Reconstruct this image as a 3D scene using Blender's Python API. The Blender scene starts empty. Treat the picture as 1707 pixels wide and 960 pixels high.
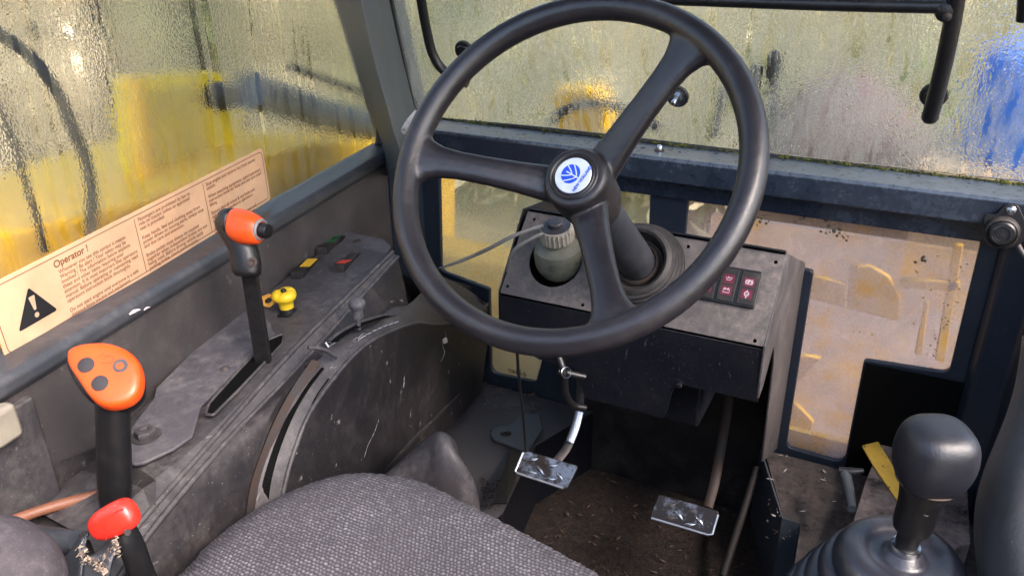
import bpy, bmesh, math, random
from mathutils import Vector, Matrix, noise
R = math.radians
random.seed(7)
scn = bpy.context.scene
col = scn.collection
# ------------------------------------------------------------------ camera
CAM = Vector((0, 0, 1.12)); FOC = 1354.0
MX = Vector((0.8923, 0.1824, -0.4131)); MY = Vector((0.4513, -0.3788, 0.8080)); MZ = Vector((-0.0091, -0.9073, -0.4204))
M3 = Matrix((MX, MY, MZ))
cd = bpy.data.cameras.new('camera'); cam = bpy.data.objects.new('camera', cd); col.objects.link(cam)
cr = Vector((M3[0][0], M3[1][0], M3[2][0])).normalized()
cf = Vector((M3[0][2], M3[1][2], M3[2][2])).normalized()
cu = cr.cross(cf).normalized(); cr = cf.cross(cu)
rot = Matrix((cr, cu, -cf)).transposed()
cam.matrix_world = Matrix.Translation(CAM) @ rot.to_4x4()
cd.sensor_width = 36; cd.lens = 36 * FOC / 1707; cd.clip_start = 0.02; cd.clip_end = 600
scn.camera = cam
# ------------------------------------------------------------------ sky, sun, exposure
SUN_EL, SUN_AZ = R(46), R(108)        # azimuth clockwise from +Y
w = bpy.data.worlds.new('World'); scn.world = w; w.use_nodes = True
nt = w.node_tree; bg = nt.nodes['Background']
sky = nt.nodes.new('ShaderNodeTexSky'); sky.sky_type = 'NISHITA'; sky.sun_disc = False
sky.sun_elevation = SUN_EL; sky.sun_rotation = SUN_AZ; sky.dust_density = 3.0; sky.air_density = 1.0
nt.links.new(sky.outputs[0], bg.inputs[0]); bg.inputs[1].default_value = 0.15
sl = bpy.data.lights.new('sun', 'SUN'); sl.energy = 1.4; sl.angle = R(25); sl.color = (1, .86, .80)
so = bpy.data.objects.new('sun', sl); col.objects.link(so)
sd = Vector((math.sin(SUN_AZ) * math.cos(SUN_EL), math.cos(SUN_AZ) * math.cos(SUN_EL), math.sin(SUN_EL)))
so.rotation_euler = sd.to_track_quat('Z', 'Y').to_euler()
vs = scn.view_settings; vs.view_transform = 'Standard'; vs.look = 'None'; vs.gamma = 1; vs.use_curve_mapping = False
vs.exposure = 2.2
scn.render.engine = 'CYCLES'
try:
    cy = scn.cycles; cy.max_bounces = 14; cy.transmission_bounces = 12; cy.transparent_max_bounces = 12; cy.diffuse_bounces = 5; cy.glossy_bounces = 5
    cy.sample_clamp_indirect = 6; cy.caustics_reflective = True; cy.caustics_refractive = True
except Exception: pass

# ------------------------------------------------------------------ measuring helpers
def ray(px, py):
    c = Vector(((px - 853.5) / FOC, (py - 480) / FOC, 1))
    return cr * c.x - cu * c.y + cf
class Fr:
    """a plane with its own 2D axes"""
    def __init__(s, o, u, n):
        s.o = Vector(o); s.n = Vector(n).normalized(); u = Vector(u); s.u = (u - s.n * u.dot(s.n)).normalized(); s.v = s.n.cross(s.u)
    def hit(s, px, py):
        d = ray(px, py); return CAM + d * ((s.o - CAM).dot(s.n) / d.dot(s.n))
    def to2(s, p): q = p - s.o; return (q.dot(s.u), q.dot(s.v))
    def px(s, pts): return [s.to2(s.hit(*p)) for p in pts]
    def at(s, a, b, h=0): return s.o + s.u * a + s.v * b + s.n * h
    def off(s, h): return Fr(s.o + s.n * h, s.u, s.n)
    def mat(s): return Matrix((s.u, s.v, s.n)).transposed().to_4x4()
def PD(px, py, d): return CAM + ray(px, py) * d
ZP = lambda z: Fr((0, 0, z), (1, 0, 0), (0, 0, 1))
YP = lambda y: Fr((0, y, 0), (1, 0, 0), (0, -1, 0))
WN = Vector((.9874, .158, 0))
KP = lambda k: Fr((k, 1.3, 0), (-.158, .9874, 0), WN)      # planes parallel to the side wall, k = x where y is 1.3
def K(px, py, k): return KP(k).hit(px, py)
def proj(P):
    q = Vector(P) - CAM; z = q.dot(cf); return (853.5 + FOC * q.dot(cr) / z, 480 - FOC * q.dot(cu) / z)
def vert_at(P, py):
    lo, hi = -1.0, 2.5
    for _ in range(40):
        m = (lo + hi) / 2
        if proj((P.x, P.y, m))[1] > py: lo = m
        else: hi = m
    return Vector((P.x, P.y, lo))

# ------------------------------------------------------------------ object helpers
def thing(name, label, cat, loc, group=None, kind=None):
    o = bpy.data.objects.new(name, None); col.objects.link(o); o.location = loc; o.empty_display_size = .02
    if label: o['label'] = label
    if cat: o['category'] = cat
    if group: o['group'] = group
    if kind: o['kind'] = kind
    return o
def wloc(o):
    v = Vector((0, 0, 0))
    while o: v += o.location; o = o.parent
    return v
def link(name, me, mat, parent=None, smooth=False, bevel=0, seg=2, label=None):
    o = bpy.data.objects.new(name, me); col.objects.link(o)
    if parent is not None:
        o.parent = parent; me.transform(Matrix.Translation(-wloc(parent)))
    else:
        n = max(1, len(me.vertices)); c = Vector((0, 0, 0)); zm = 1e9
        for v in me.vertices: c += v.co; zm = min(zm, v.co.z)
        c /= n; c.z = zm; me.transform(Matrix.Translation(-c)); o.location = c
    me.materials.clear()
    for m in (mat if isinstance(mat, (list, tuple)) else [mat]): me.materials.append(m)
    if smooth: me.shade_smooth()
    if bevel:
        b = o.modifiers.new('bevel', 'BEVEL'); b.width = bevel; b.segments = seg; b.limit_method = 'ANGLE'; b.angle_limit = R(35)
        me.shade_smooth(); b.harden_normals = True
    if label: o['label'] = label
    return o
def tag(o, label, cat, group=None, kind=None):
    o['label'] = label
    if cat: o['category'] = cat
    if group: o['group'] = group
    if kind: o['kind'] = kind
    return o
def struct(o): o['kind'] = 'structure'; return o
def mesh(V, F):
    me = bpy.data.meshes.new('m'); me.from_pydata([tuple(v) for v in V], [], F); me.update()
    bm = bmesh.new(); bm.from_mesh(me); bmesh.ops.recalc_face_normals(bm, faces=bm.faces); bm.to_mesh(me); bm.free(); return me
def rounded(pts, r, seg=5):
    out = []; n = len(pts); P = [Vector((p[0], p[1])) for p in pts]
    for i in range(n):
        rr = r[i] if isinstance(r, (list, tuple)) else r
        a, b, c = P[i - 1], P[i], P[(i + 1) % n]
        if rr <= 0: out.append(b); continue
        u = (a - b); v = (c - b); lu, lv = u.length, v.length
        if lu < 1e-9 or lv < 1e-9: continue
        u /= lu; v /= lv; ang = u.angle(v)
        if ang > 3.0 or ang < .05: out.append(b); continue
        t = min(rr / math.tan(ang / 2), lu * .48, lv * .48)
        p0 = b + u * t; p1 = b + v * t
        for k in range(seg + 1):
            s = k / seg; out.append(p0 * (1 - s) ** 2 + b * 2 * s * (1 - s) + p1 * s * s)
    return [(p.x, p.y) for p in out]
def sheet_mesh(fr, loops, thick, bev=0.0):
    """flat sheet with holes: front face at h=0 of the frame, body behind it"""
    cu_ = bpy.data.curves.new('c', 'CURVE'); cu_.dimensions = '2D'; cu_.fill_mode = 'BOTH'
    cu_.extrude = max(thick / 2 - bev, 1e-5); cu_.bevel_depth = bev; cu_.bevel_resolution = 2; cu_.offset = -bev
    for L in loops:
        s = cu_.splines.new('POLY'); s.points.add(len(L) - 1)
        for i, p in enumerate(L): s.points[i].co = (p[0], p[1], 0, 1)
        s.use_cyclic_u = True
    o = bpy.data.objects.new('t', cu_); col.objects.link(o)
    dg = bpy.context.evaluated_depsgraph_get(); me = bpy.data.meshes.new_from_object(o.evaluated_get(dg))
    bpy.data.objects.remove(o); bpy.data.curves.remove(cu_)
    me.transform(Matrix.Translation(fr.o - fr.n * thick / 2) @ fr.mat())
    bm = bmesh.new(); bm.from_mesh(me); bmesh.ops.remove_doubles(bm, verts=bm.verts, dist=1e-6); bm.to_mesh(me); bm.free()
    return me
def sheet(name, fr, loops, thick, mat, parent=None, bev=0.0, label=None):
    me = sheet_mesh(fr, loops, thick, bev)
    o = link(name, me, mat, parent, label=label)
    return o
def autosmooth(o, a=40):
    me = o.data; me.shade_smooth()
    try: me.set_sharp_from_angle(angle=R(a))
    except Exception: pass
    return o
def catmull(P, n=8, closed=False):
    P = [Vector(p) for p in P]; out = []; m = len(P)
    rng = range(m if closed else m - 1)
    for i in rng:
        if closed: a, b, c, d = P[i - 1], P[i], P[(i + 1) % m], P[(i + 2) % m]
        else: b, c = P[i], P[i + 1]; a = P[i - 1] if i else b * 2 - c; d = P[i + 2] if i + 2 < m else c * 2 - b
        for k in range(n):
            t = k / n
            out.append(((b * 2) + (c - a) * t + (a * 2 - b * 5 + c * 4 - d) * t * t + (b * 3 - a - c * 3 + d) * t ** 3) * .5)
    if not closed: out.append(P[-1])
    return out
def tube_mesh(path, rad, seg=14, flat=1.0, up=None, cap=True):
    path = [Vector(p) for p in path]; n = len(path); V = []; F = []
    t = (path[1] - path[0]).normalized(); a = Vector(up) if up else Vector((0, 0, 1))
    if abs(t.dot(a)) > .95 and not up: a = Vector((1, 0, 0))
    nrm = (a - t * a.dot(t)).normalized()
    for i, p in enumerate(path):
        t = (path[min(i + 1, n - 1)] - path[max(i - 1, 0)]).normalized()
        nrm = (nrm - t * nrm.dot(t)).normalized(); b = t.cross(nrm)
        r = rad[i] if isinstance(rad, (list, tuple)) else rad
        for k in range(seg):
            an = 2 * math.pi * k / seg; V.append(p + nrm * math.sin(an) * r * flat + b * math.cos(an) * r)
    for i in range(n - 1):
        for k in range(seg):
            k2 = (k + 1) % seg; F.append((i * seg + k, i * seg + k2, (i + 1) * seg + k2, (i + 1) * seg + k))
    if cap: F.append(tuple(range(seg))[::-1]); F.append(tuple((n - 1) * seg + k for k in range(seg)))
    return mesh(V, F)
def tube(name, path, rad, mat, parent=None, seg=14, flat=1.0, up=None, label=None, smooth=8):
    if smooth and len(path) > 2:
        m = len(path); path2 = catmull(path, smooth)
        if isinstance(rad, (list, tuple)): rad = [rad[min(int(i / smooth), m - 1)] * (1 - (i % smooth) / smooth) + rad[min(int(i / smooth) + 1, m - 1)] * ((i % smooth) / smooth) for i in range(len(path2))]
        path = path2
    return autosmooth(link(name, tube_mesh(path, rad, seg, flat, up), mat, parent, label=label), 50)
def lathe_mesh(o, axis, prof, seg=40, squash=None):
    o = Vector(o); ax = Vector(axis).normalized(); u = ax.orthogonal().normalized()
    if squash: u = (Vector(squash[0]) - ax * Vector(squash[0]).dot(ax)).normalized()
    v = ax.cross(u); V = []; F = []; q = squash[1] if squash else 1
    for r, h in prof:
        for k in range(seg):
            a = 2 * math.pi * k / seg; V.append(o + ax * h + (u * math.cos(a) + v * math.sin(a) * q) * max(r, 1e-5))
    n = len(prof)
    for i in range(n - 1):
        for k in range(seg):
            k2 = (k + 1) % seg; F.append((i * seg + k, i * seg + k2, (i + 1) * seg + k2, (i + 1) * seg + k))
    F.append(tuple(range(seg))[::-1]); F.append(tuple((n - 1) * seg + k for k in range(seg)))
    return mesh(V, F)
def lathe(name, o, axis, prof, mat, parent=None, seg=40, squash=None, ang=35, label=None):
    return autosmooth(link(name, lathe_mesh(o, axis, prof, seg, squash), mat, parent, label=label), ang)
def loft_mesh(rows, cap=True, closed=True):
    V = []; F = []; m = len(rows[0])
    for r in rows: V += [Vector(p) for p in r]
    for i in range(len(rows) - 1):
        for k in range(m if closed else m - 1):
            k2 = (k + 1) % m; F.append((i * m + k, i * m + k2, (i + 1) * m + k2, (i + 1) * m + k))
    if cap and closed: F.append(tuple(range(m))[::-1]); F.append(tuple((len(rows) - 1) * m + k for k in range(m)))
    return mesh(V, F)
def box_mesh(fr, a0, a1, b0, b1, h0, h1):
    V = [fr.at(a, b, h) for h in (h0, h1) for (a, b) in ((a0, b0), (a1, b0), (a1, b1), (a0, b1))]
    return mesh(V, [(0, 1, 2, 3), (4, 5, 6, 7), (0, 1, 5, 4), (1, 2, 6, 5), (2, 3, 7, 6), (3, 0, 4, 7)])
def box(name, fr, a0, a1, b0, b1, h0, h1, mat, parent=None, bevel=0, label=None):
    return link(name, box_mesh(fr, a0, a1, b0, b1, h0, h1), mat, parent, bevel=bevel, label=label)
def join(ms):
    bm = bmesh.new()
    for m in ms: bm.from_mesh(m); bpy.data.meshes.remove(m)
    me = bpy.data.meshes.new('j'); bm.to_mesh(me); bm.free(); return me
def stroke_mesh(fr, pts, wd, h=.0004, closed=False):
    """a flat printed line of constant width on a frame"""
    P = [Vector((p[0], p[1])) for p in pts]; n = len(P); V = []; F = []
    for i, p in enumerate(P):
        a = P[i - 1] if (i or closed) else p; b = P[(i + 1) % n] if (i < n - 1 or closed) else p
        d = (b - a); d = d.normalized() if d.length > 1e-9 else Vector((1, 0)); q = Vector((-d.y, d.x)) * wd / 2
        V += [fr.at(p.x + q.x, p.y + q.y, h), fr.at(p.x - q.x, p.y - q.y, h)]
    for i in range(n if closed else n - 1):
        j = (i + 1) % n; F.append((2 * i, 2 * i + 1, 2 * j + 1, 2 * j))
    me = bpy.data.meshes.new('s'); me.from_pydata([tuple(v) for v in V], [], F); return me
def arc2(cx, cy, r, a0, a1, n=16, ry=None): return [(cx + r * math.cos(R(a0 + (a1 - a0) * i / n)), cy + (ry or r) * math.sin(R(a0 + (a1 - a0) * i / n))) for i in range(n + 1)]
def poly_mesh(fr, pts, h=.0004):
    me = bpy.data.meshes.new('p'); me.from_pydata([tuple(fr.at(a, b, h)) for a, b in pts], [], [tuple(range(len(pts)))]); return me
def text_mesh(fr, s, size, a, b, h=.0004, bold=0.0, sx=1.0, line=1.0):
    c = bpy.data.curves.new('t', 'FONT'); c.body = s; c.size = size; c.space_line = line; c.offset = bold
    o = bpy.data.objects.new('t', c); col.objects.link(o)
    dg = bpy.context.evaluated_depsgraph_get(); me = bpy.data.meshes.new_from_object(o.evaluated_get(dg))
    bpy.data.objects.remove(o); bpy.data.curves.remove(c)
    me.transform(Matrix.Translation(fr.at(a, b, h)) @ fr.mat() @ Matrix.Diagonal((sx, 1, 1, 1))); return me

# ------------------------------------------------------------------ materials
def newmat(name):
    m = bpy.data.materials.new(name); m.use_nodes = True; t = m.node_tree; return m, t, t.nodes['Principled BSDF']
def nd(t, typ, **kw):
    n = t.nodes.new(typ)
    for k, v in kw.items():
        if k.startswith('i_'): n.inputs[k[2:].replace('_', ' ')].default_value = v
        else: setattr(n, k, v)
    return n
def ramp(t, src, lo, hi, c0=(0, 0, 0, 1), c1=(1, 1, 1, 1)):
    r = nd(t, 'ShaderNodeValToRGB'); r.color_ramp.elements[0].position = lo; r.color_ramp.elements[1].position = hi
    r.color_ramp.elements[0].color = c0; r.color_ramp.elements[1].color = c1; t.links.new(src, r.inputs[0]); return r.outputs[0]
def mixc(t, fac, a, b, mode='MIX'):
    m = nd(t, 'ShaderNodeMix', data_type='RGBA', blend_type=mode)
    for s, v in ((m.inputs[0], fac), (m.inputs[6], a), (m.inputs[7], b)):
        if hasattr(v, 'links') or hasattr(v, 'is_linked'): t.links.new(v, s)
        else: s.default_value = v if not isinstance(v, tuple) else (v + (1,) if len(v) == 3 else v)
    return m.outputs[2]
def math_(t, op, a, b=0.0, clamp=False):
    m = nd(t, 'ShaderNodeMath', operation=op, use_clamp=clamp)
    for s, v in ((m.inputs[0], a), (m.inputs[1], b)):
        if hasattr(v, 'is_linked'): t.links.new(v, s)
        else: s.default_value = v
    return m.outputs[0]
def coords(t, scale=(1, 1, 1), rot=(0, 0, 0)):
    g = nd(t, 'ShaderNodeNewGeometry'); mp = nd(t, 'ShaderNodeMapping'); mp.inputs['Scale'].default_value = scale; mp.inputs['Rotation'].default_value = rot
    t.links.new(g.outputs['Position'], mp.inputs[0]); return mp.outputs[0]
def ntex(t, co, scale, detail=4, rough=.6):
    n = nd(t, 'ShaderNodeTexNoise'); n.inputs['Scale'].default_value = scale; n.inputs['Detail'].default_value = detail; n.inputs['Roughness'].default_value = rough
    t.links.new(co, n.inputs['Vector']); return n.outputs[0]
def dusty(name, base, dust=(.30, .26, .24), amt=.5, rough=.5, spec=.4, grain=.15, gs=900, metal=0, specks=.0, scratch=.0, top=.5, coat=0, big=9):
    m, t, p = newmat(name); co = coords(t)
    n1 = ntex(t, co, big, 10, .74); f = ramp(t, n1, .44, .66)
    g = nd(t, 'ShaderNodeNewGeometry'); sx = nd(t, 'ShaderNodeSeparateXYZ'); t.links.new(g.outputs['True Normal'], sx.inputs[0])
    up = math_(t, 'MAXIMUM', sx.outputs[2], 0)
    up = math_(t, 'MULTIPLY', up, top)
    f2 = math_(t, 'MULTIPLY', math_(t, 'ADD', math_(t, 'MULTIPLY', f, .8), up), amt, True)
    n4 = ntex(t, co, 90, 6, .7); f2 = math_(t, 'MULTIPLY', f2, math_(t, 'ADD', math_(t, 'MULTIPLY', ramp(t, n4, .35, .68), 1.1), .18), True)
    c = mixc(t, f2, base, dust)
    if specks:
        n2 = ntex(t, co, 420, 2, .5); c = mixc(t, math_(t, 'MULTIPLY', ramp(t, n2, .70, .76), specks), c, (.42, .38, .36))
    if scratch:
        v = nd(t, 'ShaderNodeTexNoise'); v.inputs['Scale'].default_value = 1; v.inputs['Detail'].default_value = 3
        t.links.new(coords(t, (260, 30, 45), (.5, .4, .9)), v.inputs['Vector']); c = mixc(t, math_(t, 'MULTIPLY', ramp(t, v.outputs[0], .69, .73), scratch), c, (.40, .38, .38))
    t.links.new(c, p.inputs['Base Color'])
    rr = math_(t, 'ADD', math_(t, 'MULTIPLY', f2, .45), rough, True); t.links.new(rr, p.inputs['Roughness'])
    p.inputs['Specular IOR Level'].default_value = spec; p.inputs['Metallic'].default_value = metal
    p.inputs['Coat Weight'].default_value = coat; p.inputs['Coat Roughness'].default_value = .2
    b = nd(t, 'ShaderNodeBump'); b.inputs['Strength'].default_value = grain; b.inputs['Distance'].default_value = .0006
    b2 = nd(t, 'ShaderNodeBump'); b2.inputs['Strength'].default_value = .35; b2.inputs['Distance'].default_value = .002
    t.links.new(ntex(t, co, 60, 5, .6), b2.inputs['Height'])
    t.links.new(ntex(t, co, gs, 2, .6), b.inputs['Height']); t.links.new(b2.outputs[0], b.inputs['Normal']); t.links.new(b.outputs[0], p.inputs['Normal'])
    return m
def plain(name, c, rough=.5, metal=0, spec=.5, wear=None, wf=(.6, .68), ws=40, coat=0):
    m, t, p = newmat(name); co = coords(t); n = ntex(t, co, 25, 6, .65)
    cc = mixc(t, ramp(t, n, .3, .8), tuple(x * .72 for x in c), tuple(min(1, x * 1.12) for x in c))
    if wear: cc = mixc(t, ramp(t, ntex(t, co, ws, 6, .7), *wf), cc, wear)
    t.links.new(cc, p.inputs['Base Color']); t.links.new(math_(t, 'ADD', math_(t, 'MULTIPLY', n, .25), rough - .12, True), p.inputs['Roughness'])
    p.inputs['Metallic'].default_value = metal; p.inputs['Specular IOR Level'].default_value = spec; p.inputs['Coat Weight'].default_value = coat
    b = nd(t, 'ShaderNodeBump'); b.inputs['Strength'].default_value = .2; b.inputs['Distance'].default_value = .0005; t.links.new(ntex(t, co, 300, 3, .6), b.inputs['Height']); t.links.new(b.outputs[0], p.inputs['Normal'])
    return m
M = {}
M['wheel'] = dusty('wheel_plastic', (.012, .011, .014), (.075, .060, .062), .25, .36, .5, .12, 1500, top=0, coat=.08, big=14)
M['hub'] = dusty('hub_plastic', (.010, .009, .011), (.10, .08, .075), .30, .42, .55, .2, 1500, top=0)
M['column'] = dusty('column_paint', (.020, .022, .028), (.13, .12, .11), .35, .45, .5, .1)
M['rubber'] = dusty('black_rubber', (.007, .007, .008), (.11, .09, .075), .4, .5, .4, .2, 600)
M['seal'] = dusty('black_seal', (.010, .010, .011), (.08, .075, .06), .3, .45, .4, .2, 600)
M['dashtop'] = dusty('dash_top', (.060, .056, .058), (.24, .20, .18), .65, .62, .35, .25, 1100, specks=.5, top=.35, big=12)
M['dashface'] = dusty('dash_face', (.004, .005, .009), (.04, .035, .035), .16, .42, .5, .12, specks=.2, top=.2, scratch=.12)
M['dashside'] = dusty('dash_side', (.045, .042, .044), (.20, .18, .18), .6, .55, .4, .3, specks=.2, top=0, scratch=.5)
M['paint'] = dusty('navy_paint', (.013, .020, .033), (.12, .11, .11), .14, .38, .5, .06, 700, specks=.12, top=.1, scratch=.06)
M['sill'] = dusty('sill_paint_lit_top', (.012, .018, .031), (.22, .27, .34), .22, .24, .8, .05, 700, specks=.2, top=.9, big=5, scratch=.06)  # bluish top tint: windscreen light put into the colour of upward faces
M['pillar'] = dusty('pillar_paint', (.050, .060, .070), (.2, .19, .19), .25, .5, .4, .10, 700, specks=.15, top=.1)
M['vinyl'] = dusty('wall_vinyl', (.044, .039, .040), (.14, .115, .11), .5, .55, .35, .6, 480, specks=.12, top=.1, scratch=.10)
M['wsill'] = dusty('wall_sill', (.036, .040, .048), (.20, .18, .18), .35, .36, .5, .15, 600, specks=.2, top=.15)
M['console'] = dusty('console_plastic', (.030, .028, .032), (.185, .168, .165), .50, .5, .4, .4, 700, specks=.35, top=.35, scratch=.25)
M['conside'] = dusty('console_side', (.013, .012, .014), (.118, .100, .096), .38, .5, .4, .35, 700, specks=.45, top=.2, scratch=.45, big=7)
M['slab'] = dusty('console_slab', (.060, .058, .068), (.235, .215, .215), .55, .52, .4, .4, 800, specks=.3, top=.25, scratch=.25, big=22)
M['black'] = dusty('black_plastic', (.005, .005, .006), (.06, .05, .05), .2, .38, .5, .15, top=.1)
M['gearknob'] = dusty('gear_knob_leather', (.008, .009, .014), (.08, .07, .07), .14, .42, .6, .25, 1300, top=.0)
M['boot'] = dusty('gear_boot', (.018, .019, .027), (.13, .115, .12), .3, .33, .6, .15, 900, top=.1)
M['hole'] = plain('hole_black', (.003, .003, .003), .9, spec=.1)
M['orange'] = plain('orange_plastic', (.80, .080, .010), .36, spec=.4, coat=.08, wear=(.50, .055, .012), wf=(.56, .75), ws=70)
M['red'] = plain('red_plastic', (.78, .028, .016), .30, coat=.2)
M['yellow'] = plain('yellow_plastic', (.80, .55, .02), .45, wear=(.25, .17, .05), wf=(.68, .74))
M['steel'] = plain('bright_steel', (.55, .57, .60), .28, 1.0, wear=(.10, .07, .05), wf=(.62, .7))
M['pedal'] = plain('pedal_steel', (.22, .25, .30), .34, .8, wear=(.045, .032, .026), wf=(.44, .56), ws=38)
M['pedalworn'] = plain('pedal_worn', (.26, .27, .29), .36, .8, wear=(.040, .032, .028), wf=(.34, .50), ws=44)
M['pedalmud'] = plain('pedal_mud', (.060, .050, .046), .38, .4, wear=(.030, .022, .018), wf=(.40, .60), ws=60)
M['pedaledge'] = plain('pedal_edge', (.72, .76, .82), .3, .8)
M['dullsteel'] = dusty('dull_steel', (.06, .057, .06), (.18, .14, .12), .5, .5, .5, .3, metal=.5)
M['rust'] = plain('rusty_steel', (.045, .028, .022), .65, .2, wear=(.035, .030, .030), wf=(.5, .6))
M['white'] = plain('white_print', (.75, .76, .80), .5, wear=(.12, .11, .12), wf=(.60, .64), ws=420)
M['badge'] = plain('badge_silver', (.62, .68, .80), .35, .1)
M['blue'] = plain('badge_blue', (.01, .07, .62), .4)
M['lampwhite'] = plain('lamp_print', (.82, .70, .74), .5)
M['lampred'] = plain('lamp_red', (.12, .012, .03), .35)
M['sticker'] = plain('sticker_peach', (.88, .63, .42), .5, wear=(.72, .42, .26), wf=(.60, .75), ws=60)
_t = M['sticker'].node_tree; _p = _t.nodes['Principled BSDF']; _o = _t.nodes['Material Output']; _m = nd(_t, 'ShaderNodeMixShader'); _m.inputs[0].default_value = .45
_tr = nd(_t, 'ShaderNodeBsdfTranslucent'); _tr.inputs[0].default_value = (.95, .66, .42, 1); _t.links.new(_p.outputs[0], _m.inputs[1]); _t.links.new(_tr.outputs[0], _m.inputs[2]); _t.links.new(_m.outputs[0], _o.inputs[0])
M['ink'] = plain('ink_brown', (.20, .075, .04), .6)
M['inkblack'] = plain('ink_black', (.012, .012, .014), .5)
M['ypaint'] = plain('machine_yellow', (.82, .50, .012), .45, wear=(.30, .18, .04), wf=(.66, .76), ws=8)
M['ypaint2'] = plain('old_yellow', (.84, .66, .015), .5, wear=(.22, .20, .05), wf=(.60, .8), ws=6)
M['strip'] = plain('chipped_yellow', (.78, .50, .08), .6, wear=(.06, .05, .045), wf=(.60, .64), ws=60)
M['copper'] = plain('brown_stick', (.20, .080, .045), .55, wear=(.16, .08, .05), wf=(.55, .75), ws=90)
M['greyrubber'] = dusty('wire_grey', (.12, .12, .12), (.2, .18, .16), .4, .6, .3, .3)
M['hose'] = dusty('outside_hose', (.012, .014, .018), (.05, .05, .05), .3, .5)
M['ram'] = plain('grey_blue_steel', (.045, .065, .095), .5, .1)
M['tarp'] = plain('blue_plastic', (.005, .19, .88), .45)
M['beige'] = plain('beige_plastic', (.26, .235, .19), .5)
M['unseen_roof'] = plain('unseen_roof_grey', (.10, .10, .10), .8)
M['fray'] = plain('frayed_lining', (.34, .26, .20), .8, wear=(.08, .07, .07), wf=(.5, .55), ws=180)
M['bottle'] = dusty('reservoir_plastic', (.125, .128, .10), (.015, .013, .012), 1.0, .4, .5, .1, top=0, big=30)
M['capmat'] = dusty('reservoir_cap', (.30, .28, .24), (.04, .035, .03), 1.0, .5, .4, .2, top=.2, big=60)
M['captop'] = dusty('cap_top', (.014, .017, .026), (.16, .13, .11), .4, .4, top=.1, big=50)
M['chalk'] = plain('chalky_mark', (.34, .32, .33), .7, wear=(.06, .055, .055), wf=(.50, .58), ws=160)
M['bark'] = plain('twig', (.10, .075, .06), .9, spec=.1)
M['leafb'] = plain('dry_leaf', (.034, .021, .015), .9, spec=.1)
M['chip'] = plain('pale_chip', (.62, .56, .50), .7)

def soil_mat(name, c1, c2, sc=60):
    m, t, p = newmat(name); co = coords(t); n = ntex(t, co, sc, 10, .75)
    c = mixc(t, ramp(t, n, .35, .68), c1, c2); c = mixc(t, ramp(t, ntex(t, co, 500, 2, .5), .68, .74), c, (.25, .2, .16)); t.links.new(c, p.inputs['Base Color']); p.inputs['Roughness'].default_value = .9
    b = nd(t, 'ShaderNodeBump'); b.inputs['Strength'].default_value = .9; b.inputs['Distance'].default_value = .006; t.links.new(ntex(t, co, sc * 2.5, 8, .7), b.inputs['Height']); t.links.new(b.outputs[0], p.inputs['Normal']); return m
M['soil'] = soil_mat('floor_dirt', (.003, .0025, .002), (.036, .021, .015))
M['shelf'] = soil_mat('shelf_dirt', (.034, .030, .030), (.125, .100, .088), 40)
M['mudplate'] = soil_mat('muddy_plate', (.016, .015, .017), (.30, .24, .22), 20)
M['field'] = soil_mat('field', (.10, .09, .05), (.20, .17, .10), 2)

def mossmat():
    m, t, p = newmat('moss'); n = ntex(t, coords(t), 120, 5, .6); t.links.new(ramp(t, n, .35, .65, (.012, .018, .004, 1), (.12, .13, .02, 1)), p.inputs['Base Color']); p.inputs['Roughness'].default_value = .9; return m
M['moss'] = mossmat()
def hedgemat(name, a, b, sc=3):
    m, t, p = newmat(name); n = ntex(t, coords(t, (1, 1, .35)), sc, 5, .6); t.links.new(ramp(t, n, .43, .57, a + (1,), b + (1,)), p.inputs['Base Color']); p.inputs['Roughness'].default_value = .8; return m
M['hedge'] = hedgemat('hedge_leaves', (.13, .19, .08), (.84, .77, .56), 1.2)
M['hedge2'] = hedgemat('reed_leaves', (.16, .18, .12), (.86, .78, .62), 1.6)

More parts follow.
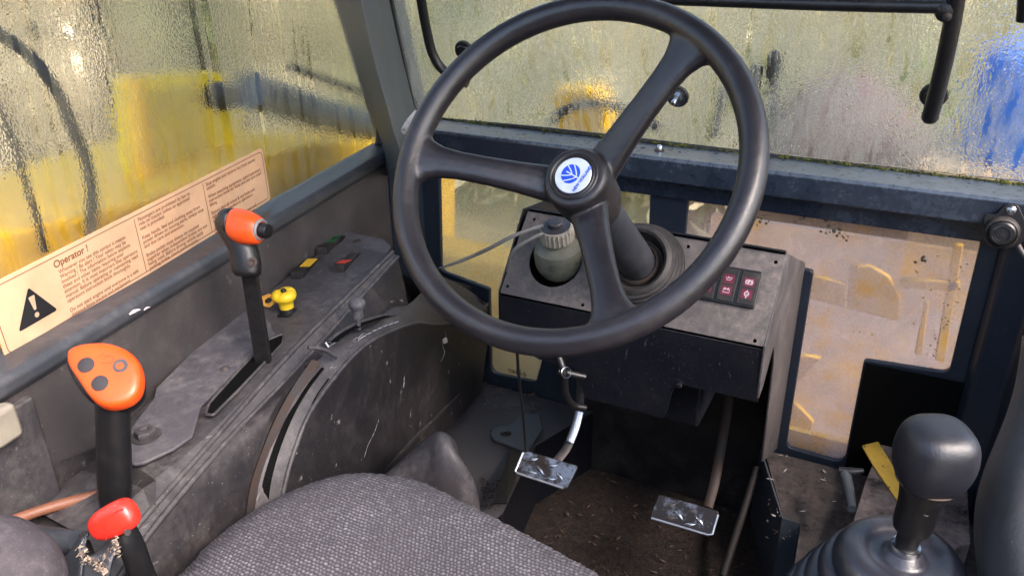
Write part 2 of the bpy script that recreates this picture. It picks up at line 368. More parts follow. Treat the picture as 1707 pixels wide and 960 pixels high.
def fogglass(name, streak=1.0, fog=.32, tint=(.9, .9, .86), rough=.34, run=(55, 55, 3.2), drops=0.5, fogcol=(.62, .60, .50), bump=.5, thr=.56, fvs=(130, 130, 16), fva=1.0):
    """wet glass: condensation scatters, run-down water tracks are clearer"""
    m, t, p = newmat(name); t.nodes.remove(p); out = t.nodes['Material Output']
    co = coords(t)
    # slightly wandering vertical tracks
    wob = nd(t, 'ShaderNodeTexNoise'); wob.inputs['Scale'].default_value = 22; wob.inputs['Detail'].default_value = 2; t.links.new(co, wob.inputs['Vector'])
    va = nd(t, 'ShaderNodeVectorMath', operation='MULTIPLY_ADD'); t.links.new(wob.outputs[1], va.inputs[0]); va.inputs[1].default_value = (.012, .012, 0); t.links.new(co, va.inputs[2])
    mp = nd(t, 'ShaderNodeMapping'); mp.inputs['Scale'].default_value = run; t.links.new(va.outputs[0], mp.inputs[0])
    tr = nd(t, 'ShaderNodeTexNoise'); tr.inputs['Scale'].default_value = 1; tr.inputs['Detail'].default_value = 2.5; tr.inputs['Roughness'].default_value = .55; t.links.new(mp.outputs[0], tr.inputs['Vector'])
    track = ramp(t, tr.outputs[0], thr, thr + .025)
    track = math_(t, 'MULTIPLY', track, streak)
    # droplets
    vo = nd(t, 'ShaderNodeTexVoronoi'); vo.inputs['Scale'].default_value = 330; t.links.new(co, vo.inputs['Vector'])
    d1 = ramp(t, vo.outputs['Distance'], .1, .75, (1, 1, 1, 1), (0, 0, 0, 1))
    mp2 = nd(t, 'ShaderNodeMapping'); mp2.inputs['Scale'].default_value = (1, 1, .55); t.links.new(va.outputs[0], mp2.inputs[0])
    vo2 = nd(t, 'ShaderNodeTexVoronoi'); vo2.inputs['Scale'].default_value = 175; t.links.new(mp2.outputs[0], vo2.inputs['Vector'])
    zone = ramp(t, ntex(t, mp2.outputs[0], 22, 3, .6), .38, .52)
    d2 = math_(t, 'MULTIPLY', ramp(t, vo2.outputs['Distance'], .10, .36, (1, 1, 1, 1), (0, 0, 0, 1)), zone)
    d2 = math_(t, 'MULTIPLY', d2, drops)
    fine = nd(t, 'ShaderNodeTexNoise'); fine.inputs['Scale'].default_value = 1; fine.inputs['Detail'].default_value = 4; fine.inputs['Roughness'].default_value = .7
    mp3 = nd(t, 'ShaderNodeMapping'); mp3.inputs['Scale'].default_value = fvs; t.links.new(va.outputs[0], mp3.inputs[0]); t.links.new(mp3.outputs[0], fine.inputs['Vector'])
    fv = ramp(t, fine.outputs[0], .34, .66)
    hh = math_(t, 'ADD', math_(t, 'MULTIPLY', d1, .35), math_(t, 'ADD', math_(t, 'MULTIPLY', d2, 1.6), math_(t, 'MULTIPLY', fv, .10)))
    hh = math_(t, 'MULTIPLY', hh, math_(t, 'SUBTRACT', 1.0, math_(t, 'MULTIPLY', track, .7)))
    b = nd(t, 'ShaderNodeBump'); b.inputs['Strength'].default_value = bump; b.inputs['Distance'].default_value = .0022; t.links.new(hh, b.inputs['Height'])
    clear = math_(t, 'MAXIMUM', track, d2)
    rg = math_(t, 'ADD', math_(t, 'MULTIPLY', math_(t, 'SUBTRACT', 1.0, clear), rough), .015)
    gl = nd(t, 'ShaderNodeBsdfRefraction'); gl.inputs['Color'].default_value = tint + (1,); gl.inputs['IOR'].default_value = 1.15
    t.links.new(rg, gl.inputs['Roughness']); t.links.new(b.outputs[0], gl.inputs['Normal'])
    gs = nd(t, 'ShaderNodeBsdfGlossy'); gs.inputs['Roughness'].default_value = .12; t.links.new(b.outputs[0], gs.inputs['Normal'])
    tl = nd(t, 'ShaderNodeBsdfTranslucent'); t.links.new(b.outputs[0], tl.inputs['Normal'])
    df = nd(t, 'ShaderNodeBsdfDiffuse')
    fcol = mixc(t, fv, tuple(x * (1 - .15 * fva) for x in fogcol), tuple(min(1, x * (1 + .15 * fva)) for x in fogcol)); t.links.new(fcol, tl.inputs['Color']); t.links.new(fcol, df.inputs['Color'])
    md = nd(t, 'ShaderNodeMixShader'); md.inputs[0].default_value = .3; t.links.new(tl.outputs[0], md.inputs[1]); t.links.new(df.outputs[0], md.inputs[2])
    big = ntex(t, co, 7, 4, .6)
    ff = math_(t, 'MULTIPLY', math_(t, 'MULTIPLY', math_(t, 'SUBTRACT', 1.0, math_(t, 'MULTIPLY', clear, .85)), math_(t, 'ADD', big, math_(t, 'ADD', math_(t, 'MULTIPLY', fv, .8 * fva), .4 * (1 - fva)))), fog)
    m1 = nd(t, 'ShaderNodeMixShader'); t.links.new(ff, m1.inputs[0]); t.links.new(gl.outputs[0], m1.inputs[1]); t.links.new(md.outputs[0], m1.inputs[2])
    m2 = nd(t, 'ShaderNodeMixShader'); m2.inputs[0].default_value = .04; t.links.new(m1.outputs[0], m2.inputs[1]); t.links.new(gs.outputs[0], m2.inputs[2])
    t.links.new(m2.outputs[0], out.inputs[0]); return m
M['gside'] = fogglass('wet_side_glass', 1.0, .13, rough=.13, drops=.2, run=(62, 50, 1.4), bump=.24, thr=.535, fvs=(60, 60, 40), fva=.3, fogcol=(.60, .57, .46), tint=(.97, .96, .90))
M['gfront'] = fogglass('wet_windscreen', 1.0, .20, rough=.13, tint=(1, .99, .95), drops=.8, run=(58, 58, 2.6), fogcol=(.66, .64, .52), bump=.42, thr=.56)
def dustglass(name, dustc, amt, rough, sc=240, spots=None):
    m, t, p = newmat(name); t.nodes.remove(p); out = t.nodes['Material Output']; co = coords(t)
    n = ntex(t, co, sc, 5, .7); n2 = ntex(t, co, 5, 5, .6)
    gl = nd(t, 'ShaderNodeBsdfRefraction'); gl.inputs['IOR'].default_value = 1.03; gl.inputs['Roughness'].default_value = rough; gl.inputs['Color'].default_value = (.9, .88, .84, 1)
    tl = nd(t, 'ShaderNodeBsdfTranslucent'); df = nd(t, 'ShaderNodeBsdfDiffuse')
    c = mixc(t, ramp(t, n, .3, .7), tuple(x * .72 for x in dustc), dustc)
    if spots: c = mixc(t, ramp(t, ntex(t, co, 16, 7, .75), .54, .68), c, spots)
    t.links.new(c, tl.inputs[0]); t.links.new(c, df.inputs[0])
    md = nd(t, 'ShaderNodeMixShader'); md.inputs[0].default_value = .15; t.links.new(tl.outputs[0], md.inputs[1]); t.links.new(df.outputs[0], md.inputs[2])
    ff = math_(t, 'MULTIPLY', math_(t, 'ADD', math_(t, 'MULTIPLY', n, .5), math_(t, 'ADD', math_(t, 'MULTIPLY', ramp(t, n2, .38, .64), .55), .28)), amt, True)
    m1 = nd(t, 'ShaderNodeMixShader'); t.links.new(ff, m1.inputs[0]); t.links.new(gl.outputs[0], m1.inputs[1]); t.links.new(md.outputs[0], m1.inputs[2])
    t.links.new(m1.outputs[0], out.inputs[0]); return m
M['gleft'] = dustglass('dusty_left_pane', (.66, .66, .48), .42, .16)
M['gright'] = dustglass('dusty_right_pane', (.72, .61, .60), .52, .12, 300, (.68, .42, .18))
M['gclear'] = dustglass('dusty_small_pane', (.40, .42, .38), .5, .2)

# ================================================================== SETTING
g = struct(link('ground', mesh([(-150, -150, -.85), (150, -150, -.85), (150, 150, -.85), (-150, 150, -.85)], [(0, 1, 2, 3)]), M['field']))
WALL = KP(-.946); OUT = KP(-.978)
FW = YP(1.35)
# cab floor
fl = []
FLZ = .03
f = struct(link('cab_floor', box_mesh(ZP(0), -1.05, .6, .0, 1.62, -.05, FLZ), M['soil']))
# roof of the cab, above the picture: shades the inside, cut short at the rear to let skylight in
struct(link('unseen_cab_roof', box_mesh(ZP(0), -1.05, .75, .30, 1.42, 1.72, 1.78), M['unseen_roof'], bevel=.01))
rw_ = struct(link('right_shade_wall', box_mesh(ZP(0), .40, .43, .35, 1.35, -.05, .80), M['vinyl']))  # unseen low wall, added to keep low light out of the footwell
bw_ = struct(link('rear_shade_wall', box_mesh(ZP(0), -1.05, .40, -.42, -.38, -.05, 1.15), M['vinyl']))  # unseen wall, added and raised to limit light from behind
# firewall with its openings
lw = FW.px([(733, 270), (1083, 300), (1078, 420), (905, 520), (892, 640), (818, 622), (815, 478), (735, 452)])
lwr = rounded(FW.px([(731, 282), (1084, 305), (1078, 470), (925, 520), (893, 637), (818, 622), (815, 482), (735, 452)]), [.004, .008, .01, .01, .012, .02, .004, .015])
rwr = rounded(FW.px([(1148, 320), (1638, 390), (1582, 622), (1440, 600), (1407, 772), (1310, 745), (1356, 452), (1310, 444), (1140, 420)]), [.008, .02, .014, .008, .02, .014, .008, .004, .004])
fx = lambda x, z: FW.to2(Vector((x, 1.35, z)))
front = struct(sheet('front_wall', FW, [[fx(-1.0, FLZ), fx(.30, FLZ), fx(.30, .735), fx(-1.0, .735)], lwr, rwr], .012, M['paint'], bev=.002))
# dark sheet added across the footwell recess under the dash
link('dark_sheet', box_mesh(FW, fx(-.525, 0)[0], fx(-.162, 0)[0], FLZ + .002, .53, .001, .006), M['rubber'], front)
# sill: box beam under the windscreen
sp = [(1.30, .700), (1.30, .738), (1.303, .742), (1.392, .742), (1.392, .70), (1.40, .66), (1.338, .66), (1.338, .70)]
rows = [[Vector((x, y, z)) for y, z in sp] for x in (-.965, .32)]
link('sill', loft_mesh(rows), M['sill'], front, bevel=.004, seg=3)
# side wall
SW = WALL
def wxy(y, z): # wall frame coords from y,z
    return SW.to2(Vector((-.946 + (1.3 - y) * .16, y, z)))
side = struct(sheet('side_wall', WALL, [rounded([wxy(-.6, -.02), wxy(1.345, -.02), wxy(1.345, .684), wxy(-.6, .684)], 0)], .012, M['vinyl']))
ssec = lambda y: [WALL.at(*wxy(y, z), h) for h, z in ((.010, .672), (.010, .684), (.004, .691), (-.006, .692), (-.045, .694), (-.045, .665), (0, .660))]
link('ledge', loft_mesh([ssec(-.6), ssec(1.33)]), M['wsill'], side, bevel=.003, seg=3)
# lower rear post at the left edge of the picture
box('lower_post', WALL, wxy(.30, 0)[0], wxy(.425, 0)[0], .02, .655, .0, .012, M['console'], side, .003)
for a_, b_, w_ in (((216, 524), (233, 516), .0022), ((240, 517), (250, 512), .0012), ((150, 590), (156, 588), .0008)):
    p_, q_ = WALL.off(.0125).hit(*a_), WALL.off(.0125).hit(*b_); tube('chip', [p_, p_.lerp(q_, .5) + Vector((0, 0, .0012)), q_], [w_ * .5, w_, w_ * .4], M['lampwhite'], side, 6, smooth=3)
# ground outside of wall: pillar between side window and windscreen
def quadstrip(name, A, B, mat, parent=None, thick=.0): pass
pt = [(558, -30), (637, 245), (650, 300)]
A = [OUT.hit(552, -30), OUT.hit(560, 0), OUT.hit(600, 130), OUT.hit(634, 240), OUT.hit(640, 300)]
WS = Fr((0, 1.39, .742), (1, 0, 0), (0, -1, -.295))     # windscreen plane
Cc = [WS.hit(642, -30), WS.hit(650, 0), WS.hit(672, 100), WS.hit(693, 185), WS.hit(700, 215)]
Bc = [PD(592, -30, 1.235), PD(600, 0, 1.24), PD(625, 108, 1.27), PD(655, 215, 1.30), PD(672, 268, 1.315)]
A2 = [a - WN * .03 + Vector((0, .03, 0)) for a in A]; C2 = [c + Vector((0, .05, 0)) for c in Cc]
rows = [[A[i], Bc[i], Cc[i], C2[i], A2[i]] for i in range(5)]
rows = [[p + (p - q) * 2.2 for p, q in zip(rows[0], rows[3])]] + rows
rows[0] = [p.lerp(q, .0) for p, q in zip(rows[0], rows[1])]
pil = struct(link('corner_pillar', loft_mesh(rows), M['pillar'], bevel=.004))
# pillar foot joining the front wall
rows = [[Vector((x, y, z)) for x, y in ((-.985, 1.37), (-.945, 1.30), (-.915, 1.315), (-.893, 1.348), (-.9, 1.37))] for z in (.0, .745)]
link('pillar_foot', loft_mesh(rows), M['paint'], pil, bevel=.004)

# ================================================================== WINDOWS
# side window: glass + rubber seal
g2_ = OUT.px([(567, 0), (630, 205), (626, 252), (330, 430), (8, 612)]); k_ = ((g2_[0][0] - g2_[1][0]) / (g2_[0][1] - g2_[1][1]))
zt_ = OUT.to2(Vector((-.9, 1, 1.45)))[1]; y0_ = OUT.to2(Vector((-.78, -.3, .7)))[0]
gl2 = rounded([(g2_[1][0] + k_ * (zt_ - g2_[1][1]), zt_)] + g2_ + [(y0_, g2_[4][1]), (y0_, zt_)], [0, 0, .02, .02, 0, 0, 0, 0])
base = OUT.hit(300, 440)
sw = thing('side_window', 'wet side window streaked with condensation above the grey vinyl wall, warning plate stuck on it', 'window', base)
sheet('glass', OUT, [gl2], .004, M['gside'], sw)
sl_pts = [OUT.hit(*p) + WN * .004 for p in [(548, -80), (567, 0), (600, 108), (622, 185), (629, 215), (624, 248), (590, 276), (500, 330), (330, 432), (150, 533), (8, 612), (-120, 690)]]
tube('seal', sl_pts, .0075, M['seal'], sw, 10, smooth=5)
# windscreen
wb = WS.hit(1200, 240)
wsn = thing('windscreen', 'wet windscreen beaded with water, moss along its bottom edge above the steel sill', 'windscreen', wb)
wg = WS.px([(645, -40), (655, 0), (688, 160), (705, 192), (760, 200), (1200, 247), (1800, 318), (1900, -60), (1300, -90)])
tp_ws = WS.to2(Vector((0, 1.39 - .295 * .7, 1.44)))[1]
kk_ = (wg[1][0] - wg[2][0]) / (wg[1][1] - wg[2][1])
wg = [(wg[2][0] + kk_ * (tp_ws - wg[2][1]), tp_ws)] + wg[2:6] + [(.36, wg[5][1]), (.36, tp_ws)]
sheet('glass', WS, [rounded(wg, [0, .02, .02, 0, 0, 0, 0])], .004, M['gfront'], wsn)
tube('seal', [WS.hit(*p) + Vector((0, -.004, 0)) for p in [(643, -40), (652, 0), (668, 80), (686, 160), (697, 186), (730, 199), (860, 211), (1000, 226), (1200, 250), (1400, 274), (1600, 299), (1800, 324)]], .0055, M['seal'], wsn, 10, smooth=5)
tube('seal', [WS.hit(*p) + Vector((0, -.008, -.004)) for p in [(730, 203), (860, 216), (1000, 231), (1200, 255), (1400, 280), (1600, 305), (1800, 330)]], .0035, M['black'], wsn, 8, smooth=5)
# moss: many small clumps along the seal
V = []; F = []
for i in range(6000):
    px = random.uniform(715, 1760); dens = noise.noise(Vector((px * .012, 3, 0))) + noise.noise(Vector((px * .05, 9, 0))) * .5
    if dens < random.uniform(-.35, .35): continue
    line = 196 + (px - 705) * .1135
    p = WS.hit(px, line + random.uniform(-5, 4)) + Vector((0, -.006 - random.random() * .006, .001))
    s = random.uniform(.0008, .0026); b = len(V)
    for k in range(5): V.append(p + Vector((random.gauss(0, 1), random.gauss(0, .6), random.gauss(0, .8))) * s)
    F += [(b, b + 1, b + 2), (b + 1, b + 3, b + 2), (b, b + 4, b + 1), (b + 2, b + 3, b + 4)]
ms = link('moss', mesh(V, F), M['moss']); tag(ms, 'green moss growing along the bottom seal of the windscreen', 'moss', kind='stuff')
# lower panes
FB = YP(1.358)
lp = thing('lower_window', 'dusty lower left front pane with yellow machine behind, seen beside and below the steering wheel', 'window', FB.hit(850, 500))
sheet('pane', FB, [[fx(-.90, .16), fx(-.385, .16), fx(-.385, .695), fx(-.90, .695)]], .004, M['gleft'], lp)
# print at the pane foot
tfr = Fr(FB.hit(846, 618) + Vector((0, -.002, 0)), (1, 0, 0), (0, -1, 0))
link('lettering', text_mesh(tfr, '·TIRLA·S·', .013, 0, 0, .002, .0003), M['inkblack'], lp)
rp = thing('lower_window', 'L-shaped lower right front pane coated with pinkish dust and rusty stains', 'window', FB.hit(1450, 500))
sheet('pane', FB, [[fx(-.36, .17), fx(.135, .17), fx(.135, .70), fx(-.36, .70)]], .004, M['gright'], rp)
# water spots on the right pane
V = []
ms_ = []
for i in range(95):
    if i < 60: px = 1604 - (i % 30) * 1.9 + random.gauss(0, 7); py = 440 + (i % 30) * 6 + random.gauss(0, 6)
    else: px, py = random.uniform(1380, 1620), random.uniform(420, 720)
    if px > 1440 and py > 598: continue
    r_ = random.uniform(.0006, .0019)
    ms_.append(lathe_mesh(FB.hit(px, py) + Vector((0, -.0001, 0)), (0, -1, 0), [(r_, 0), (r_ * .8, r_ * .5), (r_ * .3, r_ * .8)], 8))
wd = link('water_spots', join(ms_), plain('dried_drop', (.50, .30, .10), .2)); wd.parent = rp; wd.location = wd.location - rp.location; wd['kind'] = 'stuff'
# dark blots on the dust
bm_ = []
for cx, cy, n, s in ((1270, 368, 9, 11), (1333, 366, 4, 5), (1382, 380, 8, 7), (1395, 388, 5, 6), (1407, 397, 4, 5), (1541, 432, 5, 6)):
    for i in range(n):
        px, py = cx + random.gauss(0, s), cy + random.gauss(0, s * .6); r_ = random.uniform(.0015, .0032)
        c = FB.hit(px, py); bm_.append(poly_mesh(FB, [(FB.to2(c)[0] + r_ * math.cos(a) * random.uniform(.7, 1.2), FB.to2(c)[1] + r_ * math.sin(a) * random.uniform(.7, 1.2)) for a in [k * .7 for k in range(9)]], .0004 + i * .00012))
sp_ = link('stain', join(bm_), plain('dark_stain', (.10, .085, .06), .7), rp)
# flat black plate added for the dark opening below the right pane
hb = box('dark_opening', FW, fx(-.01, 0)[0], fx(.14, 0)[0], .06, fx(0, .414)[1], .0008, .004, M['hole'], None, .001)
tag(hb, 'flat black plate for the dark opening below the notch of the dusty right pane, behind the gear lever', 'dark opening')
# right door post
dp = thing('door_post', 'dark blue steel door post to the right of the dusty pane', 'door post', (.21, 1.3, FLZ))
rows = [[Vector((x, y, z)) for x, y in ((.138, 1.346), (.148, 1.325), (.19, 1.305), (.205, 1.24), (.34, 1.20), (.34, 1.346))] for z in (FLZ, .698)]
link('post', loft_mesh(rows), M['paint'], dp, bevel=.006, seg=3)
# ------------------------------------------------------------------ power socket on sill
c0 = YP(1.285).hit(1670, 388)
so_ = thing('power_socket', 'round black power socket on a bracket right of the dusty pane under the sill', 'socket', c0)
SF = Fr(c0, (1, 0, 0), (0, -1, .1))
sheet('bracket', SF.off(-.004), [rounded([(-.026, .012), (-.026, .022), (-.012, .024), (-.002, .041), (.012, .041), (.028, .016), (.029, -.012), (.01, -.026), (-.02, -.02)], .006)], .004, M['black'], so_, .001)
lathe('body', SF.at(0, 0, -.012), SF.n, [(.021, -.02), (.023, .0), (.0235, .012), (.022, .017), (.019, .019), (.018, .0165), (.0, .0165)], M['rubber'], so_)
lathe('cap', SF.at(0, 0, .0045), SF.n, [(.0175, 0), (.0175, .004), (.015, .006), (.010, .0062), (.0095, .0050), (0, .0050)], M['black'], so_)
link('lettering', join([text_mesh(SF, '12V', .007, -.0065, -.003, .0115), stroke_mesh(SF, arc2(0, 0, .0125, 200, 250, 8), .0012, .0112), stroke_mesh(SF, arc2(0, 0, .0125, 110, 160, 8), .0012, .0112)]), plain('faint_grey', (.05, .05, .055), .5), so_)
lathe('screw', SF.at(.005, .033, -.004), SF.n, [(.0062, 0), (.0062, .002), (.004, .004), (.0018, .0045), (.0016, .003), (0, .003)], M['steel'], so_, 20)
tube('cable', [SF.at(.022, -.014, -.012), SF.at(.033, -.028, -.006), SF.at(.050, -.042, -.002), SF.at(.07, -.06, -.002)], .004, M['dullsteel'], so_)
# sill fasteners
zs = ZP(.742)
b0 = thing('dome_nut', 'chrome dome nut on the sill between two screw holes', 'nut', zs.hit(1099, 250))
lathe('washer', zs.hit(1099, 251), (0, 0, 1), [(.009, 0), (.009, .0012), (0, .0012)], M['rust'], b0, 24)
lathe('nut', zs.hit(1099, 250), (0, 0, 1), [(.0058, .001), (.0058, .004), (.005, .007), (.0028, .0088), (0, .0093)], M['steel'], b0, 20)
for (px, py, r_, mm, lb) in ((1072, 247, .0035, 'rust', 'rusty screw hole in the sill just left of the chrome dome nut'), (1133, 254, .0018, 'hole', 'small dark screw hole in the sill right of the chrome dome nut')):
    o = lathe('screw_hole', zs.hit(px, py), (0, 0, 1), [(r_ * 1.4, 0), (r_ * 1.4, .0005), (r_, .0006), (r_ * .9, .0003), (0, .0002)], M[mm], None, 18); tag(o, lb, 'screw hole')
# clear bracket by the pillar foot
br = link('bracket', loft_mesh([[PD(px + dx, py + dy, 1.22 + e) for dx, dy, e in ((-8, 4, 0), (0, -8, -.004), (9, -3, 0), (7, 8, .01), (-2, 12, .01))] for px, py in ((674, 214), (683, 200), (692, 190))]), plain('cloudy_plastic', (.28, .28, .29), .25, wear=(.08, .07, .07), wf=(.5, .6)), bevel=.002)
tag(br, 'small cloudy plastic clip at the foot of the corner pillar beside the wheel rim', 'clip')

# ------------------------------------------------------------------ inner guard frame on windscreen
WI = WS.off(.045)
gb = thing('guard_frame', 'black tubular frame standing inside the windscreen', 'guard frame', WI.hit(1200, 10))
tube('cross_bar', [WI.hit(640, -24), WI.hit(900, -10), WI.hit(1330, 6), WI.hit(1592, 12)], .0095, M['black'], gb, 16)
tube('upright', [WI.hit(693, -60), WI.hit(702, 0), WI.hit(712, 55), WI.hit(722, 92), WI.hit(741, 119), WI.hit(780, 140)], .0088, M['black'], gb, 16)
tube('upright', [WI.hit(1600, -60), WI.hit(1592, 10), WI.hit(1577, 90), WI.hit(1560, 160), WI.hit(1550, 196)], .0115, M['black'], gb, 16, smooth=4)
lathe('end_cap', WI.hit(1551, 193), (WI.hit(1550, 206) - WI.hit(1553, 180)), [(.0117, -.004), (.0118, .004), (.009, .009), (.004, .0115), (0, .012)], M['black'], gb, 20)
lathe('joint', WI.hit(1577, 18), WS.n, [(.004, -.014), (.012, -.010), (.0145, 0), (.012, .010), (.005, .0135), (0, .014)], M['black'], gb, 20)
lathe('rivet', WI.hit(1580, 22) + WS.n * .012, WS.n, [(.006, 0), (.006, .003), (.003, .005), (0, .0053)], M['rust'], gb, 16)
tube('upright', [WI.hit(1712, -40), WI.hit(1709, 10), WI.hit(1707, 34)], .0095, M['black'], gb, 16, smooth=4)
for px, py, lb, z in ((1130, 160, 'round black rubber mount with bright bolt on the windscreen, right of the wheel spoke', 1), (1557, 158, 'round black rubber mount behind the right upright of the guard frame', 0), (775, 84, 'round black rubber mount left of the wheel rim near the top', 0)):
    b0 = thing('glass_mount', lb, 'mount', WS.hit(px, py), 'round mounts bolted through the windscreen')
    c = WS.hit(px, py); lathe('washer', c, WS.n, [(.019, 0), (.0195, .003), (.018, .006), (.0165, .0065), (0, .0065)], M['rubber'], b0, 30)
    if z:
        lathe('plate', c + WS.n * .0066, WS.n, [(.0155, 0), (.0155, .0012), (.0, .0012)], M['steel'], b0, 30)
        lathe('nut', c + WS.n * .0078, WS.n, [(.0085, 0), (.0085, .006), (.0, .006)], M['steel'], b0, 6)
        lathe('bolt', c + WS.n * .0138, WS.n, [(.0042, 0), (.0042, .013), (.003, .015), (0, .015)], M['steel'], b0, 16)
    else: lathe('plate', c + WS.n * .0066, WS.n, [(.014, 0), (.012, .006), (.0, .007)], M['black'], b0, 30)

# ================================================================== STEERING WHEEL
AX = Vector((-.0167, -.7701, .6377)).normalized(); WC = Vector((-.3329, .7817, .8713))
WF = Fr(WC, (1, 0, 0), AX)
def wheel():
    th = thing('steering_wheel', 'black three-spoke steering wheel with round badge on its hub', 'steering wheel', WC - AX * .10)
    parts = []
    RM, rm = .195, .0148
    V = []; F = []; n = 220; s = 20
    for i in range(n):
        a = 2 * math.pi * i / n; d = WF.u * math.cos(a) + WF.v * math.sin(a)
        for k in range(s):
            b = 2 * math.pi * k / s; V.append(WC + d * (RM + rm * math.cos(b)) + AX * rm * 1.05 * math.sin(b))
    for i in range(n):
        for k in range(s): F.append((i * s + k, i * s + (k + 1) % s, ((i + 1) % n) * s + (k + 1) % s, ((i + 1) % n) * s + k))
    parts.append(mesh(V, F))
    angs = []
    H = WC - AX * .062
    for ex, ey in ((1153, 72), (688, 262), (1028, 556)):
        a, b = WF.px([(ex, ey)])[0]; ang = math.atan2(b, a); angs.append(ang)
        d = WF.u * math.cos(ang) + WF.v * math.sin(ang); q = AX.cross(d)
        E_ = WC + d * RM; S = H + d * .02
        rows = []
        for s_, wdt, thk in ((0, .024, .014), (.12, .0215, .0135), (.3, .0185, .0125), (.5, .0168, .0115), (.68, .0168, .0105), (.80, .0190, .0105), (.88, .0245, .011), (.94, .034, .0115), (.985, .047, .0115), (1.0, .055, .010)):
            c = S.lerp(E_, s_) + AX * (.010 * math.sin(math.pi * s_) * .3)
            sag = (wdt ** 2) / (2 * RM) if s_ > .9 else 0
            ring = []
            for k in range(16):
                an = 2 * math.pi * k / 16; ca, sa = math.cos(an), math.sin(an)
                cx_ = math.copysign(abs(ca) ** .75, ca); sy_ = math.copysign(abs(sa) ** .75, sa)
                ring.append(c + q * wdt * cx_ + AX * thk * sy_ - d * sag * cx_ * cx_ * .9)
            rows.append(ring)
        parts.append(loft_mesh(rows))
    # hub drum
    HF = WC - AX * .028
    prof = [(.0, -.098), (.024, -.098), (.031, -.090), (.036, -.070), (.0375, -.045), (.0378, -.012), (.0368, -.004), (.034, .0), (.030, .0008), (.0, .0008)]
    parts.append(lathe_mesh(HF, AX, prof, 56))
    me = join(parts)
    o = bpy.data.objects.new('tmp', me); col.objects.link(o)
    rmod = o.modifiers.new('r', 'REMESH'); rmod.mode = 'VOXEL'; rmod.voxel_size = .0017
    sm = o.modifiers.new('s', 'SMOOTH'); sm.iterations = 9; sm.factor = .5
    dg = bpy.context.evaluated_depsgraph_get(); m2 = bpy.data.meshes.new_from_object(o.evaluated_get(dg)); bpy.data.objects.remove(o)
    vn = [v.normal.copy() for v in m2.vertices]; co = [v.co.copy() for v in m2.vertices]
    reg = {}
    for p in m2.polygons:
        c = p.center - WC; h = c.dot(AX); q = c - AX * h; r = q.length
        if r > .172: key = 'rim'
        elif r < .040: key = 'hub'
        else:
            an = math.atan2(c.dot(WF.v), c.dot(WF.u)); key = 'spoke%d' % min(range(3), key=lambda i: abs((an - angs[i] + math.pi) % (2 * math.pi) - math.pi))
        reg.setdefault(key, []).append(tuple(p.vertices))
    for key, fs in reg.items():
        idx = {}; V = []; F = []
        for f_ in fs:
            r_ = []
            for v in f_:
                if v not in idx: idx[v] = len(V); V.append(v)
                r_.append(idx[v])
            F.append(r_)
        me = bpy.data.meshes.new(key); me.from_pydata([tuple(co[v]) for v in V], [], F); me.update()
        me.shade_smooth(); me.normals_split_custom_set_from_vertices([tuple(vn[v]) for v in V])
        link(key.rstrip('012'), me, M['wheel'] if key != 'hub' else M['hub'], th)
    # collar groove round the badge
    lathe('badge_ring', HF + AX * .0006, AX, [(.0285, 0), (.0285, .0012), (.0270, .0022), (.0255, .0010), (.0245, .0012), (.0235, .0022), (.0225, .0010), (.0, .0006)], M['hub'], th, 56)
    bdg = lathe('badge', HF + AX * .0022, AX, [(.0212, 0), (.0212, .0008), (.0205, .0014), (0, .0016)], M['badge'], th, 48)
    BF0 = Fr(HF + AX * .0040, (1, 0, 0), AX)
    a1, a2 = BF0.hit(955, 297), BF0.hit(955 + 5.7, 297 - 8.0)
    BF = Fr(BF0.o, a2 - a1, AX)
    # leaf emblem: blue disc cut by pale veins
    oy = .0032; cut = []
    leaf = [poly_mesh(BF, [(x, y + oy) for x, y in arc2(0, 0, .0116, 0, 360, 40, .0108)[:-1]], .0)]
    link('emblem', join(leaf), M['blue'], bdg)
    veins = [stroke_mesh(BF, [(0, -.0110 + oy), (0, .0060 + oy)], .0014, .0003)]
    for y0, y1, x1 in ((-.0080, .0030, .0112), (-.0020, .0092, .0070)):
        for sgn in (-1, 1): veins.append(stroke_mesh(BF, [(sgn * x1 * t, oy + y0 + (y1 - y0) * t ** 1.4) for t in [i / 8 for i in range(9)]], .0013, .00033 + (.00002 if sgn > 0 else 0)))
    link('emblem_veins', join(veins), M['badge'], bdg)
    link('lettering', text_mesh(BF, 'NEW HOLLAND', .0050, -.0152, -.0138, .0002, .00018, .92), M['blue'], bdg)
    return th
wheel()
# ------------------------------------------------------------------ column and boot
cb = WC - AX * .345
ct = thing('steering_column', 'grey steering column tube rising from a ribbed black rubber boot to the wheel hub', 'steering column', cb)
lathe('tube', cb, AX, [(.0265, -.02), (.0265, .19), (.0225, .20), (.0225, .275), (0, .275)], M['column'], ct, 40)
lathe('collar', cb, AX, [(.034, -.01), (.034, .014), (.0315, .018), (.0285, .020), (.0268, .016)], M['rust'], ct, 40)
prof = [(.067, -.012)]
for i, (r_, h_) in enumerate(((.064, .000), (.0615, .008), (.0585, .016), (.0555, .024))):
    prof += [(r_ - .0015, h_ - .001), (r_ + .0018, h_ + .0015), (r_ + .0012, h_ + .0035), (r_ - .0028, h_ + .0048), (r_ - .0042, h_ + .0066)]
prof += [(.046, .033), (.0425, .031), (.040, .020), (.036, .012), (.02, .012)]
lathe('boot', cb, AX, prof, M['rubber'], ct, 56, ang=30)

